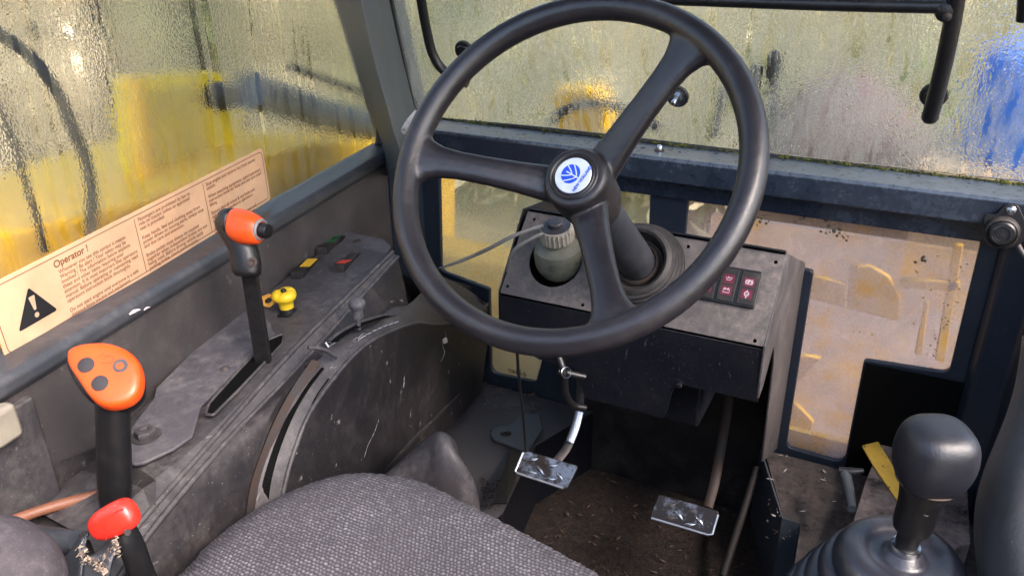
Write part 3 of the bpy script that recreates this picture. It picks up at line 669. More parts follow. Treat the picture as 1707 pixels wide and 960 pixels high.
# ================================================================== DASH CONSOLE
DF = Fr(cb + AX * -.004, (1, 0, 0), AX)
top_px = [(880, 352), (1310, 425), (1272, 578), (833, 488)]
tp = DF.px(top_px)
dc = thing('dash_console', 'dark dusty steel dash console with sloping top, under the steering wheel', 'dash console', DF.hit(1050, 533))
res2 = DF.px([(928, 430)])[0]
def ring2(c, r, n=36): return [(c[0] + r * math.cos(2 * math.pi * i / n), c[1] + r * math.sin(2 * math.pi * i / n)) for i in range(n)]
screws = DF.px([(890, 366), (1147, 411), (1293, 437), (1258, 568), (846, 477), (971, 508)])
sheet('top_panel', DF, [rounded([tp[0], tp[1], tp[2], tp[3]], .004), ring2((res2[0] - .001, res2[1] - .004), .0425)] + [ring2(s, .0026, 12) for s in screws], .003, M['dashtop'], dc, .0006)
T = [DF.hit(*p) for p in top_px]
ex = .004
FD = YP(T[3].y - .002)
T0, T1, T2, T3 = [t - AX * .004 for t in T]
fpx = [(831, 492), (1274, 583), (1263, 671), (1140, 642), (1121, 650), (1108, 698), (975, 663), (958, 612), (900, 600), (838, 566)]
sheet('front_panel', FD, [rounded(FD.px(fpx), [0, 0, .002, .01, .012, .01, .01, .01, .01, .01])], .003, M['dashface'], dc, .0006)
XPr = Fr((T2.x + .003, 0, 0), (0, 1, 0), (1, 0, 0))
def yz(y, z): return XPr.to2(Vector((T2.x, y, z)))
sheet('side_panel', XPr, [rounded([yz(T1.y, T1.z + .004), yz(T2.y - .003, T2.z + .003), yz(T2.y, .507), yz(1.03, .51), yz(1.085, .55), yz(1.115, .50), yz(1.15, .30), yz(1.345, .20), yz(1.345, .572), yz(1.33, .585)], [.002, .002, .002, .01, .01, .01, .01, .002, .002, .01])], .003, M['dashside'], dc, .0006)
XPl = Fr((T3.x - .0015, 0, 0), (0, 1, 0), (1, 0, 0))
def yzl(y, z): return XPl.to2(Vector((T3.x, y, z)))
sheet('side_panel', XPl, [[yzl(T0.y, T0.z + .004), yzl(T3.y, T3.z + .003), yzl(T3.y, .50), yzl(1.15, .50), yzl(1.345, .55), yzl(1.345, .66)]], .003, M['dashface'], dc, .0006)
# raised lip along the back edge
lipd = DF.v
for nm, (p, q_) in (('lip', (T[0], T[1])),):
    V = []
    for e in (p, q_):
        V.append([e + AX * -.012 + lipd * .002, e + AX * .006 + lipd * .002, e + AX * .006 + lipd * .0045, e + AX * -.012 + lipd * .0045])
    link(nm, loft_mesh(V), M['black'], dc)
# back cover behind the lip down to firewall
V = [T[0] + lipd * .006 - AX * .012, T[1] + lipd * .006 - AX * .012, Vector((T[1].x, 1.30, .56)), Vector((T[0].x, 1.30, .56))]
box('back_panel', YP(1.30), T[0].x + .003, T[1].x - .003, .44, .57, 0, .004, M['black'], dc)
box('tray', ZP(.555), T[0].x + .003, -.37, 1.015, 1.30, 0, .004, M['black'], dc)
link('back_cover', mesh(V + [v - Vector((0, 0, .004)) for v in V], [(0, 1, 2, 3), (4, 5, 6, 7), (0, 1, 5, 4), (1, 2, 6, 5), (2, 3, 7, 6), (3, 0, 4, 7)]), M['black'], dc)
# inner lower box (column bracket)
link('bracket', mesh([Vector((x, y, z)) for z in (.40, .56) for x, y in ((-.40, 1.05), (-.22, 1.05), (-.22, 1.20), (-.40, 1.20))], [(0, 1, 2, 3), (4, 5, 6, 7), (0, 1, 5, 4), (1, 2, 6, 5), (2, 3, 7, 6), (3, 0, 4, 7)]), M['dashface'], dc, bevel=.006)
for px, py in ((1133, 641),):
    lathe('screw', FD.hit(px, py) + FD.n * .001, FD.n, [(.004, 0), (.004, .002), (0, .003)], M['steel'], dc, 14)
# rust smear near the wheel on the panel top
sm_ = DF.px([(1050, 525), (1065, 514), (1090, 508), (1082, 518), (1070, 524)])
link('rust_patch', poly_mesh(DF, sm_, .0004), plain('dry_mud', (.25, .17, .13), .8), dc)
# ------------------------------------------------------------------ warning lamps
lq = DF.px([(1190, 447), (1272, 453), (1252, 518), (1150, 497)])
LF = Fr(DF.hit(1240, 482) + AX * .0, DF.u, AX)
wl = thing('lamp_cluster', 'black warning lamp cluster with red brake, oil and battery symbols on the dash', 'warning lamps', LF.o)
e = LF.px([(1272, 455), (1256, 516)])
x1 = e[0][0]; yt = e[0][1]; yb = e[1][1]; x0 = x1 - .083
sheet('frame', LF.off(.005), [rounded([(x0, yb), (x1, yb), (x1, yt), (x0, yt)], .003)], .005, M['black'], wl, .001)
tw = (x1 - x0) / 3
for i in range(3):
    cx = x0 + tw * (i + .5)
    box('lens_block', LF.off(.005), cx - tw * .42, cx + tw * .42, yb + .003, yt - .003, 0, .0012, M['rubber'], wl, .0006)
    for j in range(2):
        cy_ = (yb + yt) / 2 + (-.0085 if j == 0 else .0085)
        fr_ = Fr(LF.at(cx, cy_, .0064), LF.u, LF.n)
        lm = link('lamp', poly_mesh(fr_, [(-tw * .27, -.0064), (tw * .27, -.0064), (tw * .27, .0064), (-tw * .27, .0064)], 0), M['lampred'], wl)
        S = []
        if (i, j) == (2, 1):
            S += [stroke_mesh(fr_, arc2(0, 0, .0032, 0, 360, 20), .0007), stroke_mesh(fr_, arc2(0, 0, .0048, -50, 50), .0007), stroke_mesh(fr_, arc2(0, 0, .0048, 130, 230), .0007), text_mesh(fr_, 'P', .0058, -.0017, -.0020, .0005, .0001)]
        elif (i, j) == (1, 0):
            S += [stroke_mesh(fr_, [(-.0042, -.003), (.0042, -.003), (.0042, .002), (-.0042, .002)], .0007, closed=True), stroke_mesh(fr_, [(-.003, .0022), (-.003, .0034), (-.0016, .0034), (-.0016, .0022)], .0006), stroke_mesh(fr_, [(.003, .0022), (.003, .0034), (.0016, .0034), (.0016, .0022)], .0006), stroke_mesh(fr_, [(-.003, .0006), (-.0014, .0006)], .0005), stroke_mesh(fr_, [(.0014, .0006), (.003, .0006)], .0005)]
        elif (i, j) == (1, 1):
            S += [stroke_mesh(fr_, [(-.0032, -.0018), (-.0022, .0012), (.0008, .0012), (.0042, .0022), (.0022, -.0018)], .0007, closed=True), stroke_mesh(fr_, [(-.003, .0008), (-.0048, .002)], .0006), stroke_mesh(fr_, [(-.0008, .0012), (-.0008, .0026), (-.002, .0026), (.0006, .0026)], .0006)]
        elif (i, j) == (2, 0):
            S += [stroke_mesh(fr_, arc2(0, 0, .003, 0, 360, 18), .0007), stroke_mesh(fr_, [(0, .003), (0, .0052)], .001), stroke_mesh(fr_, [(0, -.003), (0, -.0046), (-.001, -.0055), (.001, -.0055)], .0007)] + [stroke_mesh(fr_, [(-.0018, y_), (.0018, y_)], .0005) for y_ in (-.001, .0004)]
        else: S += [stroke_mesh(fr_, arc2(0, 0, .003, 0, 300, 18), .0007)]
        link('symbol', join(S), M['lampwhite'], lm)
# ------------------------------------------------------------------ fluid reservoir
rb = DF.at(res2[0], res2[1] - .004, -.022); up = (Vector((0, 0, 1)) * .75 + AX * .35).normalized()
rt = proj(rb + up * .08)
rs = thing('fluid_reservoir', 'grimy translucent fluid bottle with ribbed screw cap sunk in the dash', 'bottle', rb)
lathe('bottle', rb, up, [(.030, -.01), (.036, .0), (.0385, .008), (.0385, .028), (.0355, .036), (.028, .041), (.022, .044), (.020, .052), (0, .052)], M['bottle'], rs, 40)
capo = rb + up * .049
V = []; ringN = 72; rows = []
for h_, dr in ((0, .0), (.002, .001), (.020, .001), (.0225, 0), (.0235, -.002)):
    rows.append([capo + up * h_ + (WF.u * math.cos(2 * math.pi * k / ringN) + up.cross(WF.u).normalized() * math.sin(2 * math.pi * k / ringN)) * (.0245 + dr + (.0012 if (k % 3) == 0 else -.0008) * (1 if .001 < h_ < .021 else 0)) for k in range(ringN)])
rcap = link('cap', loft_mesh(rows), M['capmat'], rs)
lathe('cap_top', capo, up, [(.0222, .0236), (.0222, .0246), (.012, .0252), (.0118, .031), (.0105, .0325), (0, .0328)], M['captop'], rcap, 32)
# grey wires looping from the cap to the left
d0 = capo + up * .02
w1 = tube('wire', [PD(906, 376, 1.20), PD(898, 378, 1.20), PD(880, 384, 1.19), PD(850, 396, 1.18), PD(820, 412, 1.19), PD(790, 426, 1.21), PD(760, 438, 1.22), PD(733, 447, 1.24)], [.0022, .0028, .003, .003, .003, .0028, .0024, .0016], M['greyrubber'], None, 8)
tag(w1, 'grey wire running from the dash edge left past the dusty pane', 'wire')
w2 = tube('wire', [PD(903, 391, 1.18), PD(896, 393, 1.175), PD(880, 401, 1.17), PD(860, 414, 1.17), PD(850, 430, 1.18), PD(846, 452, 1.2)], .0028, M['greyrubber'], None, 8)
tag(w2, 'grey wire bending over the left edge of the dash top', 'wire')

# ================================================================== FOOTWELL
# housing right of footwell: dirty shelf and its steel side plate
SHZ = .19
sh = struct(link('shelf', mesh([ZP(SHZ).hit(*p) for p in [(1270, 757), (1307, 865), (1335, 873), (1345, 960), (1700, 1300), (1900, 900), (1500, 700)]] and [Vector((-.154, 1.345, SHZ)), ZP(SHZ).hit(1307, 865), ZP(SHZ).hit(1335, 873), Vector((-.02, .55, SHZ)), Vector((.34, .55, SHZ)), Vector((.34, 1.345, SHZ))], [(0, 1, 2, 3, 4, 5)]), M['shelf']))
a, b, c = Vector((-.158, 1.34, SHZ)), ZP(SHZ).hit(1306, 866), ZP(SHZ).hit(1335, 874)
e = c + (Vector((-.03, .6, SHZ)) - c) * 1.0
def wallstrip(name, pts, z0, z1, th, mat, parent=None):
    rows = []; n = len(pts)
    for i, p in enumerate(pts):
        t = (pts[min(i + 1, n - 1)] - pts[max(i - 1, 0)]); q = Vector((t.y, -t.x, 0)).normalized() * th
        rows.append([Vector((p.x, p.y, z0)), Vector((p.x, p.y, z1)), Vector((p.x + q.x, p.y + q.y, z1)), Vector((p.x + q.x, p.y + q.y, z0))])
    return link(name, loft_mesh(rows), mat, parent)
k1 = thing('kick_plate', 'bluish steel plate walling off the right side of the footwell, bent at its front', 'kick plate', (b.x, b.y, FLZ))
wallstrip('plate', [a, b, c], FLZ, SHZ + .004, .003, M['pillar'], k1)
wallstrip('end_plate', [c + Vector((.002, -.003, 0)), Vector((c.x + .035, .80, 0)), Vector((c.x + .05, .5, 0))], FLZ, SHZ - .01, .003, M['black'], k1)
# left platform with lug plate
lx = [(-.535, 1.345), (-.515, 1.20), (-.555, 1.02), (-.60, .90)]
PZ = .175
V = [Vector((-.98, 1.345, PZ)), Vector((-.50, 1.345, PZ)), ZP(PZ).hit(893, 742), ZP(PZ).hit(838, 855), ZP(PZ).hit(700, 960), Vector((-.75, .3, PZ)), Vector((-.98, .3, PZ))]
M['stepm'] = dusty('step_metal', (.040, .043, .050), (.09, .07, .065), .5, .5, .5, .2, top=.3, big=11)
pf = struct(link('step', mesh(V + [v - Vector((0, 0, .004)) for v in V], [tuple(range(7)), tuple(range(7, 14))] + [(i, (i + 1) % 7, (i + 1) % 7 + 7, i + 7) for i in range(7)]), M['stepm']))
wallstrip('riser', [V[1] + Vector((0, 0, 0)), V[2], V[3], V[4]], FLZ, PZ - .001, .003, M['dashface'], pf)
lug = thing('lug_plate', 'flat grey steel lug with a round hole on the step left of the brake pedal', 'lug', ZP(PZ).hit(845, 720))
Lf = ZP(PZ + .012)
lc = Lf.px([(843, 722)])[0]
ol = [(lc[0] + .030 * math.cos(R(x)), lc[1] + .028 * math.sin(R(x))) for x in range(100, 281, 15)] + Lf.px([(878, 752), (905, 715), (898, 690), (870, 690)])
sheet('plate', Lf, [rounded(ol, .001), ring2(lc, .0105, 24)], .006, M['pillar'], lug, .0012)
rib = [Lf.hit(850, 742), Lf.hit(872, 748)]
link('rib', loft_mesh([[rib[0] - Vector((0, 0, .006)), rib[1] - Vector((0, 0, .006)), rib[1] + Vector((0, .003, -.006)), rib[0] + Vector((0, .003, -.006))], [PD(822, 838, 1.34), PD(845, 838, 1.335), PD(845, 840, 1.345), PD(822, 840, 1.35)]]), M['black'], lug)
lathe('hole', Lf.hit(843, 722) - Vector((0, 0, .0075)), (0, 0, 1), [(.0104, 0), (.0104, .0005), (0, .0005)], M['rust'], lug, 20)
# plastic hump on the step
hp = catmull([PD(716, 716, 1.27), PD(745, 722, 1.28), PD(758, 756, 1.26), PD(778, 772, 1.24), PD(798, 800, 1.22), PD(806, 850, 1.2)], 6)
def hump():
    th = thing('moulded_cover', 'rounded dark plastic cover bulging beside the seat, over the step', 'cover', PD(730, 800, 1.2))
    rows = []
    for (x, y, dpt, wx, wy) in ((715, 716, 1.17, 3, 3), (720, 722, 1.155, 24, 10), (716, 750, 1.13, 46, 28), (706, 785, 1.10, 66, 50), (700, 830, 1.08, 86, 70), (690, 880, 1.06, 110, 90), (690, 930, 1.05, 120, 100)): pass
    sec = [[(622, 800), (690, 742), (722, 717), (741, 718), (752, 730), (757, 752), (758, 775)],
           [(630, 812), (700, 752), (728, 728), (742, 728), (756, 741), (766, 765), (778, 782)],
           [(650, 850), (705, 800), (728, 776), (745, 768), (766, 768), (790, 790), (797, 815)],
           [(660, 900), (710, 850), (738, 826), (758, 818), (776, 820), (795, 838), (802, 860)],
           [(680, 960), (720, 910), (748, 886), (768, 876), (786, 878), (800, 890), (806, 910)]]
    dep = [1.12, 1.095, 1.085, 1.10, 1.12]
    prof = [.05, .018, .0, -.004, .0, .02, .07]
    for s_, d_ in zip(sec, dep): rows.append(catmull([PD(x, y, d_ + .9 * prof[i]) for i, (x, y) in enumerate(s_)], 5))
    first = [p + cf * .09 + Vector((0, 0, -.03)) for p in rows[0]]
    rows = [first] + rows
    me = loft_mesh(rows, False, False)
    o = link('shell', me, M['console'], th, True); s = o.modifiers.new('sub', 'SUBSURF'); s.levels = s.render_levels = 2
    so2 = o.modifiers.new('sol', 'SOLIDIFY'); so2.thickness = .003; so2.offset = -1
hump()
# brake pedals
def pedal(label, px4, z, armpts, mats, trimleft, worn):
    fr = Fr(PD(*px4[0]), (1, 0, 0), (0, -.75, .66))
    q = fr.px([p[:2] for p in px4[1:]])
    base = fr.at(*q[0]); th = thing('brake_pedal', label, 'pedal', base, 'pedals in the footwell')
    pad = sheet('pad', fr, [rounded(q, .005)], .005, M['pedal'] if worn else M['pedalworn'], th, .0012)
    # raised tread lozenges
    cx = sum(a[0] for a in q) / 4; cy_ = sum(a[1] for a in q) / 4; n = 0
    tl = (Vector(q[1]) - Vector(q[0])); tl.normalize(); nrm = Vector((-tl.y, tl.x))
    for i, (a, b, an) in enumerate(((-.026, .008, 30), (-.008, -.004, -35), (.010, .008, 30), (.026, -.003, -35), (-.022, -.012, 10), (.012, -.013, 15))):
        c = fr.at(cx + tl.x * a + nrm.x * b, cy_ + tl.y * a + nrm.y * b, 0); d = (fr.u * math.cos(R(an)) + fr.v * math.sin(R(an)))
        e_ = fr.n.cross(d); V = [c + d * .0100, c + e_ * .0034, c - d * .0100, c - e_ * .0034, c + fr.n * .0028 + d * .003, c + fr.n * .0028 - d * .003]
        link('tread', mesh(V, [(0, 1, 4), (1, 2, 5, 4), (2, 3, 5), (3, 0, 4, 5)]), M['steel'] if worn or i % 2 else M['dullsteel'], pad, True)
    # bright worn rim
    e0 = [fr.at(*q[i], .001) for i in range(4)]
    edge = [e0[0].lerp(e0[3], .9), e0[0].lerp(e0[3], .06), e0[0].lerp(e0[1], .06), e0[0].lerp(e0[1], .94)] if trimleft else [e0[0].lerp(e0[1], .03), e0[0].lerp(e0[1], .94), e0[1].lerp(e0[2], .08), e0[1].lerp(e0[2], .85)]
    tube('rim', edge, .0020, M['pedaledge'], th, 8, smooth=0)
    tube('arm', armpts, .0085, M['dullsteel'] if worn else M['rust'], th, 8, .5)
    return th, fr
th, fr = pedal('left brake pedal with bright worn tread plate and shiny arm', [(910, 785, 1.33), (858, 787), (944, 815), (964, 776), (874, 750)], .2,
      [PD(925, 772, 1.35), PD(945, 745, 1.36), PD(957, 715, 1.365), PD(965, 685, 1.37), PD(968, 640, 1.36), PD(970, 590, 1.32)], None, True, True)
tube('worn_arm', [PD(950, 736, 1.350), PD(959, 712, 1.354), PD(966, 686, 1.36)], .0075, M['pedaledge'], th, 8, .5)
pedal('right brake pedal, dirtier, with muddy tread plate and brown arm', [(1142, 857, 1.36), (1083, 862), (1187, 893), (1199, 851), (1098, 823)], .2,
      [PD(1180, 845, 1.38), PD(1192, 800, 1.40), PD(1203, 740, 1.42), PD(1215, 665, 1.40), PD(1218, 600, 1.35)], None, False, False)
sr = tube('steel_rod', [PD(1205, 960, 1.40), PD(1222, 905, 1.43), PD(1240, 850, 1.47), PD(1262, 780, 1.52)], .007, plain('dark_rod', (.016, .012, .011), .7), None, 10, smooth=3)
tag(sr, 'dark rusty rod along the floor right of the muddy pedal', 'rod')
cbl = tube('cable', [PD(861, 575, 1.12), PD(866, 640, 1.2), PD(872, 690, 1.26), PD(877, 752, 1.325)], .0022, M['black'], None, 8)
tag(cbl, 'thin black cable hanging from behind the wheel rim to the left pedal', 'cable')
hs = thing('hose', 'dark hose with a wire ring under the left end of the dash', 'hose', PD(945, 640, 1.2))
tube('pipe', [PD(930, 590, 1.15), PD(940, 622, 1.15), PD(943, 655, 1.17), PD(955, 675, 1.19), PD(975, 680, 1.2)], .0055, M['black'], hs, 12)
tube('ring', [PD(944 + 8 * math.cos(a), 621 + 9 * math.sin(a), 1.135 + .006 * math.cos(a)) for a in [i * math.pi / 8 for i in range(17)]], .0009, M['steel'], hs, 6, smooth=0)
tube('stub', [PD(930, 618, 1.15), PD(975, 628, 1.16)], .005, M['black'], hs, 10)
# footwell litter
def litter(name, fr, polys, n, mats, smin, smax, label, z):
    V = []; F = []
    for i in range(n):
        p = fr.hit(random.uniform(*polys[0]), random.uniform(*polys[1])); p.z += random.uniform(0, z)
        L = random.uniform(smin, smax); wd_ = L * random.uniform(.08, .5); a = random.uniform(0, 6.3)
        d = Vector((math.cos(a), math.sin(a), random.uniform(-.2, .3))).normalized(); q = d.cross(Vector((0, 0, 1))).normalized(); b = len(V)
        V += [p + d * L, p + q * wd_, p - d * L, p - q * wd_, p + Vector((0, 0, wd_ * .8))]
        F += [(b, b + 1, b + 4), (b + 1, b + 2, b + 4), (b + 2, b + 3, b + 4), (b + 3, b, b + 4)]
    return tag(link(name, mesh(V, F), mats), label, 'debris', kind='stuff')
litter('leaf_litter', ZP(FLZ), ((880, 1250), (700, 960)), 7000, M['leafb'], .0006, .0030, 'brown leaf litter and soil covering the footwell floor', .006)
litter('twigs', ZP(FLZ + .004), ((880, 1240), (720, 960)), 240, M['bark'], .0016, .008, 'pale twigs and grit lying among the litter in the footwell', .004)
litter('twigs', ZP(SHZ + .001), ((1278, 1440), (757, 900)), 160, M['bark'], .0012, .005, 'dark twigs and crumbs scattered on the dirty shelf', .003)
litter('wood_chips', ZP(SHZ + .002), ((1278, 1420), (757, 860)), 14, M['chip'], .003, .008, 'pale wood splinters lying on the dirty shelf below the pane', .002)
litter('twigs', ZP(PZ + .004), ((805, 900), (640, 690)), 160, M['bark'], .002, .008, 'dry twigs caught in the corner of the step under the left pane', .006)
litter('leaf_litter', ZP(PZ + .004), ((800, 835), (800, 850)), 120, M['leafb'], .002, .005, 'reddish crumbs gathered beside the lug plate rib', .006)
# grey tap handle on the shelf
tp_ = thing('tap_handle', 'bluish grey T-shaped handle lying on the dirty shelf left of the yellow strip', 'handle', ZP(SHZ).hit(1410, 810))
tube('stem', [PD(1408, 788, 1.31), PD(1414, 812, 1.29), PD(1420, 848, 1.25)], [.010, .0085, .007], M['pillar'], tp_, 12, smooth=3)
tube('cross_arm', [PD(1398, 783, 1.31), PD(1420, 786, 1.305), PD(1440, 784, 1.30)], [.005, .007, .004], M['gearknob'], tp_, 12, smooth=3)

# ================================================================== GEAR LEVER SIDE
GZ = .30
kb = PD(1557, 752, .66)
base = vert_at(kb, 925)
gv = thing('gear_lever', 'black gear lever with big rounded knob and ribbed rubber boot', 'gear lever', base)
def knob():
    prof = [(838, 30, 0), (845, 46, 0)]
    rows = []
    # (py of ring centre, half width px, centre px)
    ring = [(684, 10, 1567), (688, 34, 1567), (697, 50, 1566), (715, 62, 1564), (740, 70, 1562), (765, 73.5, 1561), (785, 73, 1559), (803, 66, 1556), (816, 57, 1553), (826, 46, 1549)]
    zc = [vert_at(kb, py) for py, _, _ in ring]
    axis = (Vector(zc[0]) - Vector(zc[-1])).normalized()
    h = [(.0605, .004), (.0602, .011), (.0588, .0178), (.0555, .0232), (.0500, .0268), (.043, .0287), (.034, .0297), (.026, .0296), (.018, .0284), (.010, .0262), (.003, .0232), (-.001, .0205)]
    tilt = (Vector((0, 0, 1)) + cf * .0 + Vector((.04, -.05, 0))).normalized()
    u = (cr - tilt * cr.dot(tilt)).normalized(); v = tilt.cross(u)
    rows = []
    for hh, r_ in h:
        row = []
        for k in range(40):
            a = 2 * math.pi * k / 40; ca, sa = math.cos(a), math.sin(a)
            e_ = 2 / 2.75; x = math.copysign(abs(ca) ** e_, ca); y = math.copysign(abs(sa) ** e_, sa)
            row.append(kn0 + tilt * hh + u * r_ * x + v * r_ * y)
        rows.append(row)
    o = link('knob', loft_mesh(rows), M['gearknob'], gv, True); s = o.modifiers.new('s', 'SUBSURF'); s.levels = s.render_levels = 1
    return tilt, u, v
kn0 = vert_at(kb, 806)
tilt, u_, v_ = knob()
lathe('parting_line', kn0 + tilt * .0045, tilt, [(.0243, -.001), (.0250, 0), (.0243, .001)], M['bark'], gv, 48)
nk = kn0 - tilt * .002
lathe('neck', nk, tilt, [(.019, .006), (.0200, 0), (.0180, -.010), (.0165, -.024), (.0162, -.042), (.0152, -.047), (.011, -.049), (0, -.049)], M['black'], gv, 36)
side_h = nk - tilt * .022 + (-cf + cr * -.1).normalized() * .0168
lathe('screw_hole', side_h, -cf, [(.0042, -.002), (.0042, .0008), (.003, .0008), (.0028, -.0005), (0, -.0005)], M['dullsteel'], gv, 18)
shb = nk - tilt * .046
lathe('shaft', shb, -tilt, [(.0095, -.004), (.0095, .045), (0, .045)], M['black'], gv, 20)
gb0 = shb - tilt * .035
prof = [(.010, .010), (.014, .008), (.017, .002), (.022, -.001), (.030, .003), (.038, .006), (.046, .004), (.0525, -.004), (.0555, -.012), (.0560, -.016), (.0545, -.019), (.0590, -.0195), (.0635, -.024), (.0655, -.031), (.0650, -.035), (.0630, -.038), (.068, -.0385), (.0725, -.043), (.0745, -.050), (.0740, -.054), (.0715, -.057), (.077, -.0575), (.0815, -.062), (.0835, -.070), (.083, -.075), (.080, -.078), (.086, -.079), (.091, -.084), (.092, -.11)]
lathe('boot', gb0, tilt, prof, M['boot'], gv, 64, ang=60)
lathe('shaft_ring', gb0, tilt, [(.0125, .006), (.0135, .010), (.012, .014), (.0096, .013)], M['steel'], gv, 24)
# muddy plate behind lever
GP = ZP(.262)
gp = link('tunnel_cover', mesh([GP.hit(*p) for p in [(1480, 716), (1500, 722), (1612, 800), (1618, 905), (1400, 960), (1420, 875), (1443, 800), (1470, 738)]] + [GP.hit(*p) - Vector((0, 0, .07)) for p in [(1480, 716), (1500, 722), (1612, 800), (1618, 905), (1400, 960), (1420, 875), (1443, 800), (1470, 738)]], [tuple(range(8))] + [(i, (i + 1) % 8, (i + 1) % 8 + 8, i + 8) for i in range(8)]), M['mudplate'], bevel=.002)
tag(gp, 'mud-caked grey steel box top behind the gear lever', 'cover')
GS = GP.off(.004)
ys = sheet('yellow_strip', GS, [rounded(GS.px([(1437, 742), (1464, 735), (1482, 765), (1506, 806), (1507, 850), (1495, 832), (1458, 778)]), .002)], .003, M['strip'], None, .0005)
tag(ys, 'chipped yellow painted strip lying on the muddy box left of the gear knob', 'strip')
bo = lathe('bolt', GP.hit(1603, 853), (0, 0, 1), [(.010, 0), (.010, .002), (.0065, .002), (.0065, .008), (0, .008)], M['dullsteel'], None, 6); tag(bo, 'dark hex bolt on the muddy box right of the gear lever neck', 'bolt')
# right grey trim
def trim():
    sec = []
    for (py, x0, d0) in ((560, 1712, .74), (640, 1704, .74), (700, 1683, .735), (745, 1665, .73), (790, 1645, .72), (840, 1633, .71), (900, 1630, .70), (960, 1640, .69), (1060, 1650, .68)):
        sec.append(catmull([PD(x0 + 14, py, d0 + .10), PD(x0, py, d0 + .03), PD(x0 + 6, py, d0), PD(x0 + 30, py, d0 - .03), PD(x0 + 90, py, d0 - .055), PD(x0 + 220, py, d0 - .06)], 4))
    o = link('side_trim', loft_mesh(sec, False, False), dusty('trim_grey', (.045, .047, .054), (.13, .12, .12), .4, .5, .45, .6, 350, specks=.25, top=.1), None, True)
    s = o.modifiers.new('s', 'SUBSURF'); s.levels = s.render_levels = 2; q = o.modifiers.new('q', 'SOLIDIFY'); q.thickness = .004
    tag(o, 'curved grey moulded trim at the right edge beside the gear lever', 'trim')
trim()

# ================================================================== LEFT CONSOLE
sc = thing('side_console', 'long dusty grey plastic side console with control slots along the side wall', 'console', K(560, 600, -.80))
L0 = [(548, 394, -.944), (500, 426, -.944), (430, 480, -.944), (340, 570, -.944), (262, 648, -.944), (235, 672, -.944), (150, 738, -.944), (20, 850, -.944)]
def row(pts): return [K(*p) for p in pts]
# structure below top slab: lofted skin of lengthwise lines
A_ = row([(560, 402, -.940), (470, 470, -.940), (340, 590, -.940), (250, 668, -.940), (170, 752, -.940), (60, 850, -.94)])
B_ = row([(652, 425, -.803), (570, 500, -.803), (455, 615, -.803), (335, 735, -.805), (237, 815, -.81), (150, 900, -.81)])
C_ = row([(655, 421, -.799), (585, 489, -.799), (482, 592, -.799), (362, 727, -.799), (250, 853, -.799), (170, 950, -.80)])
D_ = row([(663, 428, -.790), (592, 506, -.790), (484, 626, -.786), (376, 738, -.786), (262, 872, -.786), (196, 965, -.786)])
E_ = row([(680, 505, -.765), (612, 548, -.765), (520, 605, -.764), (452, 690, -.764), (392, 850, -.765), (330, 960, -.765)])
def sm(r): return catmull(r, 8)
link('body', loft_mesh([sm(A_), sm(B_), sm(C_), sm(D_)], False, False), M['console'], sc, False)
inner = loft_mesh([sm(D_), sm([d.lerp(e_, .5) + WN * .001 for d, e_ in zip(D_, E_)]), sm(E_), sm([e_ + Vector((0, 0, -.3)) for e_ in E_])], False, False)
autosmooth(link('shoulder', inner, M['conside'], sc), 30)
# front end face
link('end_face', mesh([A_[0], K(652, 425, -.803), D_[0], E_[0], E_[0] + Vector((-.01, .02, -.35)), A_[0] + Vector((0, .02, -.35))], [(0, 1, 2, 3, 4, 5)]), M['conside'], sc)
# ridge tubes that give the moulded edges their round highlights
tube('ridge', [p + Vector((0, 0, .001)) for p in C_], .0035, M['console'], sc, 8, smooth=8)
tube('ridge', D_, .0035, M['console'], sc, 8, smooth=8)
# top slab (switch plate)
TS = Fr(K(455, 560, -.86), K(600, 430, -.85) - K(300, 690, -.85), (K(600, 430, -.85) - K(300, 690, -.85)).cross(K(420, 500, -.94) - K(500, 560, -.80)))
if TS.n.z < 0: TS = Fr(TS.o, TS.u, -TS.n)
slot = rounded(TS.px([(465, 562), (470, 575), (352, 698), (342, 692), (352, 672), (446, 572)]), .004)
slab_px = [(548, 392), (572, 388), (640, 402), (652, 414), (640, 428), (575, 490), (515, 548), (470, 556), (440, 575), (336, 680), (322, 730), (290, 752), (240, 775), (222, 778), (205, 740), (228, 706), (258, 668), (262, 650), (300, 612), (430, 480)]
slab2 = rounded(TS.px(slab_px), .006)
sheet('switch_plate', TS.off(.004), [slab2], .004, M['slab'], sc, .0012)
SLf = TS.off(.0005)
dark = rounded(TS.px([(476, 560), (472, 578), (400, 655), (357, 698), (344, 696), (350, 678), (400, 622), (448, 572)]), .004)
sheet('slot', TS.off(.0046), [dark], .001, M['hole'], sc)
tube('slot_edge', [TS.at(*p, .0052) for p in dark] + [TS.at(*dark[0], .0052)], .0018, M['console'], sc, 6, smooth=0)
# quadrant: drum surface + flat side panel
KS = -.735
arc = [(813, 507), (800, 520), (772, 532), (745, 540), (720, 541), (697, 538), (668, 546), (640, 558), (613, 573), (585, 598), (560, 628), (534, 662), (513, 697), (494, 745), (480, 792), (468, 850), (462, 910), (460, 980)]
SP = KP(KS)
po = SP.px(arc) + SP.px([(700, 980), (730, 800), (700, 765), (760, 705), (803, 655), (811, 585)])
sidep = sheet('side_panel', SP, [po], .004, M['conside'], sc, .0015)
sm_pts = [(673, 636, 3, 12), (668, 655, 1.6, 6), (684, 690, 2.5, 8), (700, 706, 1.5, 6), (812 - 60, 690, 1.5, 5)]
for px, py, a_, b_ in sm_pts:
    c_ = SP.px([(px, py)])[0]; s_ = .0009
    link('paint_mark', poly_mesh(SP, [(c_[0] + a_ * s_ * math.cos(t_) * random.uniform(.6, 1.2) + .3 * b_ * s_ * math.sin(t_), c_[1] + b_ * s_ * math.sin(t_) * random.uniform(.8, 1.1)) for t_ in [k_ * .6283 for k_ in range(10)]], .0006), M['chalk'], sidep)
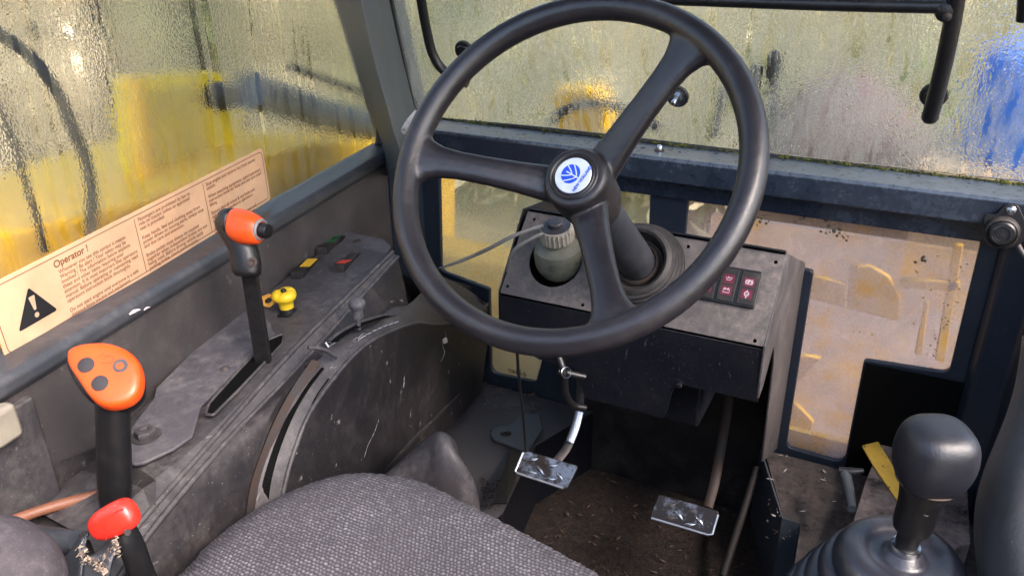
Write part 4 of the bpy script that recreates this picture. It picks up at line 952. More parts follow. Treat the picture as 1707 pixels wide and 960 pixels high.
tube('crease', [SP.hit(640, 786) - WN * .003, SP.hit(700, 722) - WN * .001, SP.hit(778, 646) - WN * .003], [.004, .007, .003], M['conside'], sidep, 10)
for hp_ in ([(739, 548), (742, 560), (736, 572), (740, 588), (734, 602)], [(630, 700), (622, 722), (612, 742), (606, 762)]):
    tube('hair', [SP.hit(*q_) + WN * .0012 for q_ in hp_], .00035, M['chalk'], sidep, 5)
link('leaf_bit', poly_mesh(SP.off(.001), SP.px([(736, 565), (743, 562), (745, 570), (738, 573)]), .001), M['chip'], sidep)
inn = [(740, 462), (725, 470), (712, 480), (700, 490), (690, 500), (680, 507), (650, 515), (612, 546), (580, 558), (553, 575), (530, 598), (505, 625), (480, 660), (455, 710), (432, 760), (414, 820), (404, 900), (400, 980)]
ink = [-.80, -.79, -.785, -.78, -.775, -.768, -.766, -.766, -.766, -.766, -.766, -.766, -.766, -.766, -.766, -.766, -.766, -.766]
O3 = [SP.hit(*p) - WN * .002 for p in arc]; I3 = [K(p[0], p[1], k) for p, k in zip(inn, ink)]
O3s, I3s = catmull(O3, 6), catmull(I3, 6)
mid = [[o.lerp(i_, t) + Vector((0, 0, .006 * math.sin(math.pi * t))) for o, i_ in zip(O3s, I3s)] for t in (0, .15, .35, .6, .85, 1)]
autosmooth(link('quadrant', loft_mesh(mid, False, False), M['console'], sc), 60)
tube('quadrant_edge', [o + WN * .001 for o in O3], .0030, M['console'], sc, 8)
# rear top of the housing behind the wheel
tb = [SP.hit(813, 505), SP.hit(760, 528)]
link('rear_top', loft_mesh([catmull([SP.hit(813, 509) - WN * .002, SP.hit(806, 500) - WN * .01 + Vector((0, 0, .006)), K(790, 480, -.775), K(745, 466, -.80), K(700, 470, -.83), K(668, 455, -.86)], 6), catmull([SP.hit(812, 600) - WN * .0 , SP.hit(813, 560) - WN * .012 + Vector((0, .01, 0)), SP.hit(806, 600) - WN * .06, SP.hit(760, 560) - WN * .1, K(740, 560, -.86), K(700, 540, -.9)], 6)], False, False), M['console'], sc, True)
# arc slots on the quadrant's rear face
def band(name, pts, wdt, mat, lift, par):
    """curved strip given by pixel centreline, laid on the drum"""
    rows = []
    for (x, y, k, wp) in pts:
        rows.append([K(x - wp, y - wp * .2, k - .004) + Vector((0, -.3, .6)).normalized() * lift, K(x + wp, y + wp * .2, k + .004) + Vector((0, -.3, .6)).normalized() * lift])
    rows = list(zip(*[catmull([r[0] for r in rows], 6), catmull([r[1] for r in rows], 6)]))
    me = loft_mesh([[a for a, b in rows], [b for a, b in rows]], False, False)
    o = link(name, me, mat, par); s = o.modifiers.new('s', 'SOLIDIFY'); s.thickness = .0015; return o
band('arc_slot', [(516, 612, -.766, 2), (486, 650, -.766, 3), (455, 705, -.766, 5), (433, 760, -.766, 7), (418, 815, -.766, 8), (410, 860, -.766, 8), (405, 930, -.766, 8)], 0, M['hole'], .005, sc)
band('arc_slot', [(541, 618, -.750, 2.5), (516, 650, -.750, 3.5), (492, 690, -.750, 4), (472, 735, -.750, 5), (457, 780, -.750, 6), (447, 825, -.750, 7), (440, 900, -.75, 8)], 0, M['hole'], .008, sc)
band('strap', [(530, 606, -.758, 8), (502, 648, -.758, 9), (474, 700, -.758, 10), (453, 755, -.758, 12), (438, 805, -.758, 14), (429, 850, -.758, 14), (424, 930, -.758, 14)], 0, M['rust'], .0062, sc)
band('arc_slot', [(551, 636, -.742, 1.2), (530, 665, -.742, 1.6), (512, 700, -.742, 2)], 0, M['hole'], .009, sc)
tube('stop_step', [K(515, 588, -.76) + Vector((0, 0, .008)), K(540, 592, -.748) + Vector((0, 0, .009)), K(562, 602, -.738) + Vector((0, 0, .006))], .003, M['console'], sc, 8)
# lever slot on the top of the quadrant + knob lever
def onq(px, py, k=-.752, h=.005): return K(px, py, k) + Vector((0, 0, h))
serr = []
ts = [(557, 574), (575, 560), (600, 546), (625, 537), (650, 530), (672, 526)]
qs = catmull([onq(x, y, -.754, .004) for x, y in ts], 5)
V = []; F = []
for i, p in enumerate(qs):
    d = (.0042 + (.0012 if i % 2 else -.0004)); V += [p - WN * .006, p + WN * d]
for i in range(len(qs) - 1): F.append((2 * i, 2 * i + 1, 2 * i + 3, 2 * i + 2))
link('throttle_slot', mesh(V, F), M['hole'], sc)
tube('slot_edge', [p - WN * .008 for p in qs], .0028, M['console'], sc, 8, smooth=0)
# white marks
Q = []
for x, y in ((616, 562), (625, 557), (634, 553), (643, 549), (652, 546), (661, 543)):
    a_, b_ = onq(x - 3.5, y + 1.7, -.741, .0066), onq(x + 3.5, y - 1.2, -.741, .0066); n_ = Vector((0, -.45, .9)); q_ = (b_ - a_).cross(n_).normalized() * .0014
    Q.append(mesh([a_ + q_, b_ + q_, b_ - q_, a_ - q_], [(0, 1, 2, 3)]))
def seg3(pts, wd_):
    for i in range(len(pts) - 1):
        a_, b_ = onq(*pts[i], -.745, .0076), onq(*pts[i + 1], -.745, .0076); q_ = (b_ - a_).cross(Vector((0, -.45, .9))).normalized() * wd_ / 2
        Q.append(mesh([a_ + q_, b_ + q_, b_ - q_, a_ - q_], [(0, 1, 2, 3)]))
seg3([(589, 575), (596, 570), (600, 573), (594, 579), (589, 575)], .0010); seg3([(597, 577), (606, 571), (612, 565), (606, 563), (598, 571)], .0010); seg3([(600, 573), (608, 567)], .002)
seg3([(545, 578), (548, 586), (560, 579)], .0012); seg3([(544, 579), (549, 587)], .0022); seg3([(549, 578), (554, 580)], .0010)
link('markings', join(Q), M['white'], sc)['kind'] = 'stuff'
# raised floor level filler under console near side
kb_ = onq(598, 541, -.754, .002)
kt = thing('throttle_knob', 'grey mushroom-shaped throttle knob in the slot on top of the console quadrant', 'knob', kb_)
ax_ = Vector((0, 0, 1))
lathe('stem', kb_, ax_, [(.003, -.01), (.003, .008), (.0085, .010), (.0078, .018), (.0085, .026), (0, .028)], M['slab'], kt, 24)
lathe('cap', kb_ + ax_ * .024, ax_, [(.007, 0), (.011, .002), (.0128, .006), (.0125, .010), (.010, .0135), (.005, .0155), (0, .016)], M['slab'], kt, 28)
# rocker switches
def rocker(label, cpx, sz, lens, lensat, ang=0):
    p2 = TS.px([cpx])[0]; du = TS.px([(cpx[0] + 8, cpx[1] - 9.5)])[0]
    d = Vector((du[0] - p2[0], du[1] - p2[1])); d.normalize()
    c = TS.at(*p2, .0042); f_ = Fr(c, TS.u * d.x + TS.v * d.y, TS.n)
    th = thing('rocker_switch', label, 'switch', c, 'rocker switches on the side console')
    Lh, Wh = sz[0] * 2.25, sz[1] * 1.35
    box('bezel', f_, -Lh, Lh, -Wh, Wh, 0, .0025, M['black'], th, .0008)
    rows = [[f_.at(a, -Wh * .75, .002), f_.at(a, Wh * .75, .002), f_.at(a, Wh * .72, h), f_.at(a, -Wh * .72, h)] for a, h in ((-Lh * .85, .004), (-Lh * .75, .0150), (-Lh * .5, .0150), (0, .0090), (Lh * .5, .0075), (Lh * .85, .006))]
    rk = link('rocker', loft_mesh(rows), M['rubber'], th, bevel=.0006)
    a, b, h1, h2 = lensat
    V = [f_.at(a * Lh, -Wh * .6, h1), f_.at(b * Lh, -Wh * .6, h2), f_.at(b * Lh, Wh * .6, h2), f_.at(a * Lh, Wh * .6, h1)]
    link('lens', mesh(V + [v - f_.n * .002 for v in V], [(0, 1, 2, 3), (4, 5, 6, 7), (0, 1, 5, 4), (1, 2, 6, 5), (2, 3, 7, 6), (3, 0, 4, 7)]), lens, rk)
    return th
gm = plain('green_lens', (.01, .10, .035), .3); om = plain('amber_lens', (.85, .50, .03), .4, wear=(.9, .8, .6), wf=(.62, .66), ws=300); rm2 = plain('red_lens', (.72, .06, .04), .35)
rocker('rocker switch with dark green lens at the far end of the console', (550, 416), (.0215, .0105), gm, (.0, .78, .0098, .0078))
rocker('rocker switch with amber yellow lens, nearest the yellow button', (511, 456), (.0215, .0105), om, (-.05, .7, .0102, .0082))
rocker('rocker switch with red-orange lens beside the console edge', (580, 446), (.0215, .0095), rm2, (-.52, .05, .0158, .0094))
o = lathe('rivet', TS.at(*TS.px([(596, 406)])[0], .004), TS.n, [(.007, 0), (.0065, .002), (.0035, .003), (.0030, .0015), (0, .0015)], M['rust'], None, 18); tag(o, 'rusty rivet on the far corner of the switch plate', 'rivet')
o = lathe('rivet', TS.at(*TS.px([(376, 619)])[0], .004), TS.n, [(.0065, 0), (.006, .0015), (.004, .0015), (.0035, .0035), (0, .004)], M['dullsteel'], None, 18); tag(o, 'small dull rivet in the middle of the console top beside the lever slot', 'rivet')
nb = TS.at(*TS.px([(246, 732)])[0], .004)
nn = thing('hex_bolt', 'dusty hex bolt with washer on the near end of the console top', 'bolt', nb)
lathe('washer', nb, TS.n, [(.0165, 0), (.0165, .002), (0, .002)], M['dullsteel'], nn, 30)
lathe('head', nb + TS.n * .002, TS.n, [(.0125, 0), (.0125, .006), (.011, .008), (.006, .008), (.005, .0065), (0, .0065)], M['console'], nn, 6)
# yellow button
yb0 = TS.at(*TS.px([(481, 528)])[0], .004)
yk = thing('stop_button', 'yellow mushroom button with black centre on the console', 'button', yb0)
ya = (TS.n * .8 + Vector((0, 0, .5))).normalized()
sheet('base', Fr(yb0 + TS.n * .004, TS.u, TS.n), [rounded([(-.014, -.011), (.014, -.011), (.014, .011), (-.014, .011)], .004)], .005, M['black'], yk, .001)
lathe('stem', yb0, ya, [(.0105, .0), (.0105, .010), (.0098, .012), (0, .012)], M['rubber'], yk, 24)
rows = []
for h_, r_ in ((.012, .0105), (.020, .0108), (.024, .013), (.027, .0170), (.031, .0182), (.035, .0176), (.0385, .0150), (.0400, .009), (.0385, .006), (.038, .001)):
    row_ = []
    for k in range(40):
        a = 2 * math.pi * k / 40; lob = 1 + (.055 * math.cos(3 * a) if h_ > .023 else 0); dip = -.0016 * max(0, math.cos(3 * a + math.pi)) ** 4 if h_ > .03 else 0
        uu = TS.u; vv = ya.cross(uu).normalized(); row_.append(yb0 + ya * (h_ + dip) + (uu * math.cos(a) + vv * math.sin(a)) * r_ * lob)
    rows.append(row_)
autosmooth(link('cap', loft_mesh(rows), M['yellow'], yk), 60)
lathe('pin', yb0 + ya * .036, ya, [(.0042, 0), (.0042, .0045), (.003, .006), (0, .0062)], M['black'], yk, 16)
yt_ = TS.at(*TS.px([(449, 512)])[0], .004)
tg = sheet('key_tag', Fr(yt_ + Vector((0, 0, .008)), TS.u, (TS.n + Vector((.3, -.5, 0))).normalized()), [rounded([(-.012, -.009), (.008, -.012), (.012, .004), (.004, .013), (-.010, .010)], .003), ring2((.0, .0), .0055, 16)], .003, plain('amber_tag', (.62, .30, .05), .5), None, .0006)
tag(tg, 'amber plastic tag half hidden behind the front lever, left of the yellow button', 'tag')

# ================================================================== LEVERS
# front lever
lb_ = TS.at(*TS.px([(440, 606)])[0], .0); hd = vert_at(lb_, 455); hdc = vert_at(lb_, 380)
lv = thing('control_lever', 'black lever with orange head and black push button rising from the console slot', 'lever', lb_)
rows = []
q1, q2 = cr, cf
for p, a_, b_ in ((lb_ - Vector((0, 0, .02)), .0105, .006), (hd, .0095, .006)):
    rows.append([p + q1 * a_ * x + q2 * b_ * y for x, y in ((-1, -1), (1, -1), (1, 1), (-1, 1))])
link('shaft', loft_mesh(rows), M['black'], lv, bevel=.001)
def sph_loft(name, secs, mat, par, n=28, ex=2.3, sub=1):
    """secs: centre, x axis*radius, y axis*radius"""
    rows = []
    for c, X_, Y_ in secs:
        r_ = []
        for k in range(n):
            a = 2 * math.pi * k / n; ca, sa = math.cos(a), math.sin(a); e_ = 2 / ex
            r_.append(c + X_ * math.copysign(abs(ca) ** e_, ca) + Y_ * math.copysign(abs(sa) ** e_, sa))
        rows.append(r_)
    o = link(name, loft_mesh(rows), mat, par, True)
    if sub: s = o.modifiers.new('s', 'SUBSURF'); s.levels = s.render_levels = sub
    return o
dL = .86 if False else (hdc - CAM).dot(cf)
def at(px, py, dz=0): return PD(px, py, dL + dz)
s1 = 1 / FOC * dL
def rr_(a, b): return (cr * a * s1, cf * b * s1)
up_ = cu
secs = [(at(413, 462), *rr_(20, 16)), (at(412, 455), *rr_(24, 19)), (at(411, 440), *rr_(25, 20)), (at(407, 418), *rr_(24, 20)), (at(400, 402), *rr_(26, 21)), (at(393, 388), *rr_(30, 22)), (at(388, 374), *rr_(31, 22)), (at(386, 362), *rr_(26, 20)), (at(385, 356), *rr_(16, 14))]
sph_loft('grip', secs, M['black'], lv)
# orange shell: axis from left-rear to right-front
ax1 = (cr * .93 - cu * .16 - cf * .33).normalized(); oc = at(408, 378, -.012)
ou = (cu - ax1 * cu.dot(ax1)).normalized(); ov = ax1.cross(ou)
secs = [(oc + ax1 * t_ * s1 + ou * dy * s1, ov * r1 * s1, ou * r2 * s1) for t_, dy, r1, r2 in ((-26, 3, 15, 18), (-24, 3, 21, 25), (-14, 1, 25, 28), (0, -1, 26, 29), (14, -2, 25, 27), (24, -3, 22, 24), (31, -3, 18, 20), (33, -3, 13, 15))]
sph_loft('head', secs, M['orange'], lv)
secs = [(oc + ax1 * t_ * s1 + ou * dy * s1, ov * r1 * s1, ou * r2 * s1) for t_, dy, r1, r2 in ((-52, 8, 6, 9), (-49, 7, 13, 15), (-40, 6, 19, 20), (-26, 4, 22, 24), (-22, 3, 20, 22))]
sph_loft('cap', secs, M['black'], lv)
bc = oc + ax1 * 28 * s1 - ou * 1 * s1
lathe('button_ring', bc, ax1, [(.013, -.004), (.0135, .0035), (.0120, .005), (.0108, .005), (.0104, .003), (0, .003)], plain('grey_ring', (.20, .19, .19), .5), lv, 28)
lathe('button', bc, ax1, [(.0092, .002), (.0092, .013), (.0082, .0148), (0, .0155)], M['black'], lv, 26)
scp = at(420, 437, -.0165)
lathe('screw', scp, (-cf + cr * .35).normalized(), [(.0062, 0), (.006, .0015), (.0038, .002), (.0014, .0006), (0, .0004)], M['rust'], lv, 16)

# near lever (joystick)
dJ = .80; sJ = dJ / FOC
def aj(px, py, dz=0): return PD(px, py, dJ + dz)
jb = aj(194, 838, .03)
jy = thing('joystick', 'joystick with long black grip and orange head with two grey buttons, left of the seat', 'joystick', jb)
lathe('grip', aj(192, 828, .03), (aj(188, 672) - aj(192, 828, .03)), [(.010, -.014), (.0145, -.008), (.0162, .004), (.0165, .02), (.0162, .06), (.0160, .11), (0, .11)], M['black'], jy, 36)
# head plate
hn = (-cf * .86 + cu * .42 + cr * .12).normalized()
HFm = Fr(aj(172, 624, -.014), cr, hn)
outl = [(112, 588), (122, 578), (148, 572), (180, 572), (210, 582), (230, 600), (238, 628), (233, 655), (215, 672), (188, 680), (166, 676), (148, 660), (130, 634), (114, 608)]
o2 = HFm.px(outl)
cx = sum(a[0] for a in o2) / len(o2); cy_ = sum(a[1] for a in o2) / len(o2)
oc_ = catmull([Vector((a[0], a[1], 0)) for a in o2], 4, True)
rows = []
for h_, s_ in ((-.020, .80), (-.017, .93), (-.010, 1.0), (-.004, 1.0), (.0015, .975), (.0042, .925), (.0056, .82), (.0062, .5), (.0064, .2), (.0064, .02)):
    rows.append([HFm.at(cx + (p.x - cx) * s_, cy_ + (p.y - cy_) * s_, h_) for p in oc_])
o = link('head', loft_mesh(rows), M['orange'], jy, True); s = o.modifiers.new('s', 'SUBSURF'); s.levels = s.render_levels = 1
rows = []
ob = HFm.px([(98, 590), (112, 578), (150, 570), (200, 580), (228, 610), (230, 650), (200, 676), (160, 672), (128, 650), (104, 612)])
ocb = catmull([Vector((a[0], a[1], 0)) for a in ob], 4, True)
for h_, s_ in ((-.050, .3), (-.048, .6), (-.040, .85), (-.028, .97), (-.018, .97), (-.012, .90)):
    rows.append([HFm.at(cx + (p.x - cx) * s_, cy_ + (p.y - cy_) * s_, h_) for p in ocb])
link('back_shell', loft_mesh(rows), M['black'], jy, True)
gb2 = plain('button_grey', (.040, .038, .042), .75, spec=.2)
for px, py in ((147, 612), (170, 642)):
    c = HFm.hit(px, py); lathe('button', c + hn * .0058, hn, [(.0078, -.004), (.0078, .0008), (.0070, .0014), (0, .0018)], gb2, jy, 26)
c = HFm.hit(204, 613); lathe('screw', c + hn * .0058, hn, [(.0072, -.003), (.0070, .0006), (.0050, .0008), (.0012, -.0006), (0, -.0006)], M['dullsteel'], jy, 22)
rel = []
HG = HFm.off(.0073)
pp = HG.px([(165, 594), (172, 587), (176, 595), (184, 590), (190, 598), (184, 605), (175, 603), (168, 606)])
link('emblem', stroke_mesh(HG, pp, .0009, -.0004), plain('orange_relief', (.60, .07, .012), .4), jy)
# red handle
dRd = .74; sR = dRd / FOC
def ar(px, py, dz=0): return PD(px, py, dRd + dz)
rl = thing('red_lever', 'lever with a glossy red oblong handle above a torn rubber gaiter', 'lever', ar(220, 950, .05))
axr = (ar(224, 850) - ar(160, 882)).normalized(); outr = -cf
ur = (cu - axr * cu.dot(axr)).normalized()
cR = ar(190, 866)
secs = [(cR + axr * t_ * sR, ur * r1 * sR, cf * r2 * sR) for t_, r1, r2 in ((-42, 5, 6), (-40, 14, 12), (-34, 21, 17), (-22, 26, 21), (-4, 28, 23), (16, 29, 23), (30, 27, 21), (37, 21, 17), (41, 12, 10), (42, 4, 4))]
sph_loft('handle', secs, M['red'], rl)
tube('seam', [cR + axr * t_ * sR + ur * r1 * sR - cf * 21.5 * sR for t_, r1 in ((-14, -22), (-6, -6), (8, 6), (22, 11), (34, 10))], .0006, plain('seam_red', (.50, .018, .010), .4), rl, 6)
tube('arm', [ar(208, 882, .01), ar(222, 915, .02), ar(240, 965, .05), ar(262, 1010, .08)], [.011, .0125, .013, .013], M['black'], rl, 12, .6)
lathe('pin', ar(214, 886, -.012), -cf, [(.003, 0), (.003, .002), (0, .002)], M['dullsteel'], rl, 12)
# torn gaiter
gt = thing('torn_gaiter', 'torn dark rubber gaiter with frayed pale edges below the red handle', 'gaiter', ar(170, 960, .05))
def gsurf(pts, mat, nm, th_=.003):
    rows = [catmull([ar(*p) for p in r_], 5) for r_ in pts]
    m_ = loft_mesh(rows, False, False); o = link(nm, m_, mat, gt, True); s = o.modifiers.new('s', 'SUBSURF'); s.levels = s.render_levels = 2
    s = o.modifiers.new('q', 'SOLIDIFY'); s.thickness = th_; return o
gm2 = dusty('gaiter_rubber', (.028, .034, .045), (.12, .11, .10), .3, .36, .5, .5, 300)
gsurf([[(140, 882, .03), (122, 910, .03), (92, 948, .05), (70, 990, .07)], [(146, 886, .0), (134, 915, .0), (118, 955, .0), (100, 1000, .02)], [(140, 905, .01), (136, 930, -.005), (134, 960, -.01), (130, 1000, -.01)]], gm2, 'flap')
gsurf([[(192, 888, .01), (196, 905, .0), (186, 935, -.01), (175, 1000, -.01)], [(180, 895, .03), (172, 918, .0), (160, 940, -.01), (150, 1000, -.02)], [(160, 930, .03), (150, 925, .0), (140, 938, -.01), (132, 1000, -.01)]], gm2, 'flap')
V = []; F = []
for i in range(150):
    t_ = random.random(); seg_ = random.choice([((133, 905), (138, 935)), ((136, 930), (165, 936)), ((165, 936), (192, 920)), ((192, 920), (192, 900)), ((160, 945), (178, 955))])
    px = seg_[0][0] * (1 - t_) + seg_[1][0] * t_ + random.gauss(0, 3); py = seg_[0][1] * (1 - t_) + seg_[1][1] * t_ + random.gauss(0, 3.5)
    p = ar(px, py, -.022 + random.uniform(-.004, .004)); s_ = random.uniform(.0006, .0020); b = len(V)
    V += [p + Vector((random.gauss(0, 1), random.gauss(0, 1), random.gauss(0, 1))) * s_ for _ in range(4)]; F += [(b, b + 1, b + 2), (b, b + 2, b + 3), (b + 1, b + 3, b + 2)]
link('frayed_edge', mesh(V, F), M['fray'], gt)['kind'] = 'stuff'
ht = thing('rubber_sleeve', 'dark bluish rubber sleeve with chipped ends left of the torn gaiter', 'sleeve', ar(90, 905, .12))
tube('sleeve', [ar(34, 893, .10), ar(60, 900, .10), ar(95, 903, .09), ar(128, 900, .08)], [.014, .0155, .0145, .0105], gm2, ht, 14)
ba = box('bellows_base', Fr(PD(235, 925, .92), cr, (cu * .8 - cf * .6)), -.035, .04, -.06, .03, -.05, 0, M['console'], None, .012)
tag(ba, 'grey moulded base panel right of the red handle at the console foot', 'panel')
# stick + rear rubble on the left
st = tube('stick', [PD(18, 869, .86), PD(60, 853, .87), PD(110, 838, .885), PD(176, 822, .90)], [.0065, .0058, .0062, .006], M['copper'], None, 12)
tag(st, 'reddish brown stick lying across the corner left of the joystick grip', 'stick')
fp = ZP(.50)
rf = link('rear_shelf', mesh([K(20, 800, -.94), K(175, 740, -.94), K(260, 800, -.80), K(260, 1000, -.78), K(-60, 1000, -.94)] , [(0, 1, 2, 3, 4)]), M['conside'])
tag(rf, 'dusty dark shelf behind the joystick where the stick lies', 'shelf')
for px, py, lb in ((144, 855, 'small screw on the dusty rear shelf between stick and red handle'), (24, 853, 'small screw head on the wall foot at the left edge')):
    o = lathe('screw', PD(px, py, .955), (-cf + cu * .8), [(.0065, 0), (.006, .002), (.003, .0022), (.0026, .001), (0, .001)], M['dullsteel'], None, 16); tag(o, lb, 'screw')
bc_ = box('latch_cover', WALL, wxy(.36, 0)[0], wxy(.392, 0)[0], .632, .672, .012, .03, M['beige'], None, .006)
tag(bc_, 'beige plastic latch cover at the left edge below the side window ledge', 'latch')

# ================================================================== WARNING PLATE
SG = OUT.off(.006)
b1, b2 = SG.hit(30, 590), SG.hit(445, 337)
SGF = Fr(b1, b2 - b1, WN)
cs = SGF.px([(15, 594), (452, 336), (427, 250)])
L_ = cs[1][0]; Ht = .5 * (cs[2][1] + SGF.px([(0, 468)])[0][1])
x0 = cs[0][0] - .004
wp = thing('warning_plate', 'peach warning plate headed Operator ! with black triangle, stuck on the side window', 'sign', SGF.o)
sheet('plate', SGF, [rounded([(x0, 0), (L_, 0), (L_, Ht), (x0, Ht)], .009)], .0015, M['sticker'], wp, .0003)
ib = .0050
link('border', stroke_mesh(SGF, rounded([(x0 + ib, ib), (L_ - ib, ib), (L_ - ib, Ht - ib), (x0 + ib, Ht - ib)], .008), .0011, .0004, True), M['ink'], wp)
d1, d2 = SGF.px([(242, 445)])[0][0], SGF.px([(353, 385)])[0][0]
for d in (d1, d2): link('divider', stroke_mesh(SGF, [(d, ib), (d, Ht - ib - .003)], .0010, .0005), M['ink'], wp)
tr = SGF.px([(30, 553), (96, 516), (42, 481)])
tx0, tx1 = tr[0][0], tr[1][0]; ty0 = min(tr[0][1], tr[1][1]); ty1 = tr[2][1]; txm = (tx0 + tx1) / 2
link('symbol', poly_mesh(SGF, rounded([(tx0, ty0), (tx1, ty0), (txm, ty1)], .0025), .0005), M['inkblack'], wp)
hh = ty1 - ty0
link('exclamation', join([poly_mesh(SGF, rounded([(txm - .0016, ty0 + hh * .34), (txm + .0016, ty0 + hh * .34), (txm + .0042, ty0 + hh * .74), (txm - .0042, ty0 + hh * .74)], .0014), .0009), poly_mesh(SGF, ring2((txm, ty0 + hh * .19), .0030, 18), .0009)]), M['sticker'], wp)
c1x = SGF.px([(95, 455)])[0][0]; W1 = d1 - c1x
fs = Ht * .078
T1 = "Whenever you see this symbol it means:\nWarning ! Be alert ! Your safety may be\ninvolved ! The information below explains\nthese and other items requiring your\nattention. It is most important that operators\nmanual. Before operating or maintaining read\noperators instruction book thoroughly.\n\nDo not start engine until everyone is a safe\ndistance from tractor and equipment."
T2_ = "Passengers are prohibited by law to\nride on tractor unless an approved\nseat is provided.\n\nKeep hands, feet and clothing away from\npower driven or moving parts, always stop\nand due care and attention.\n\nBrake pedals must always be coupled\ntogether when independent brakes are not\nbeing used. Before driving vehicle apply\nparking brake, check performance."
T3_ = "Stop engine and remove key from starter\nswitch.\n\nWhen attaching equipment, stand operators\ninstruction book for hints and use care used\nlifting.\n\nEnsure that all wheel & nut bolts are\ntightened at specified in operators\ninstruction book.\n\nEnsure that all pins are secured and\nfastened before using this machine."
ms_ = [text_mesh(SGF, 'Operator !', Ht * .135, c1x - .002, Ht * .80, .0005, .00025)]
for tx, xx, wdt in ((T1, c1x + .002, W1 * .93), (T2_, d1 + .006, (d2 - d1) * .90), (T3_, d2 + .006, (L_ - d2) * .86)):
    m_ = text_mesh(SGF, tx, fs, xx, Ht * (.70 if xx < d1 else .84), .0005, .00008, 1.0, .92)
    xs = [(v.co - SGF.o).dot(SGF.u) for v in m_.vertices]; k_ = wdt / (max(xs) - xx)
    for v in m_.vertices:
        a = (v.co - SGF.o).dot(SGF.u); v.co += SGF.u * ((a - xx) * (k_ - 1))
    ms_.append(m_)
link('lettering', join(ms_), M['ink'], wp)

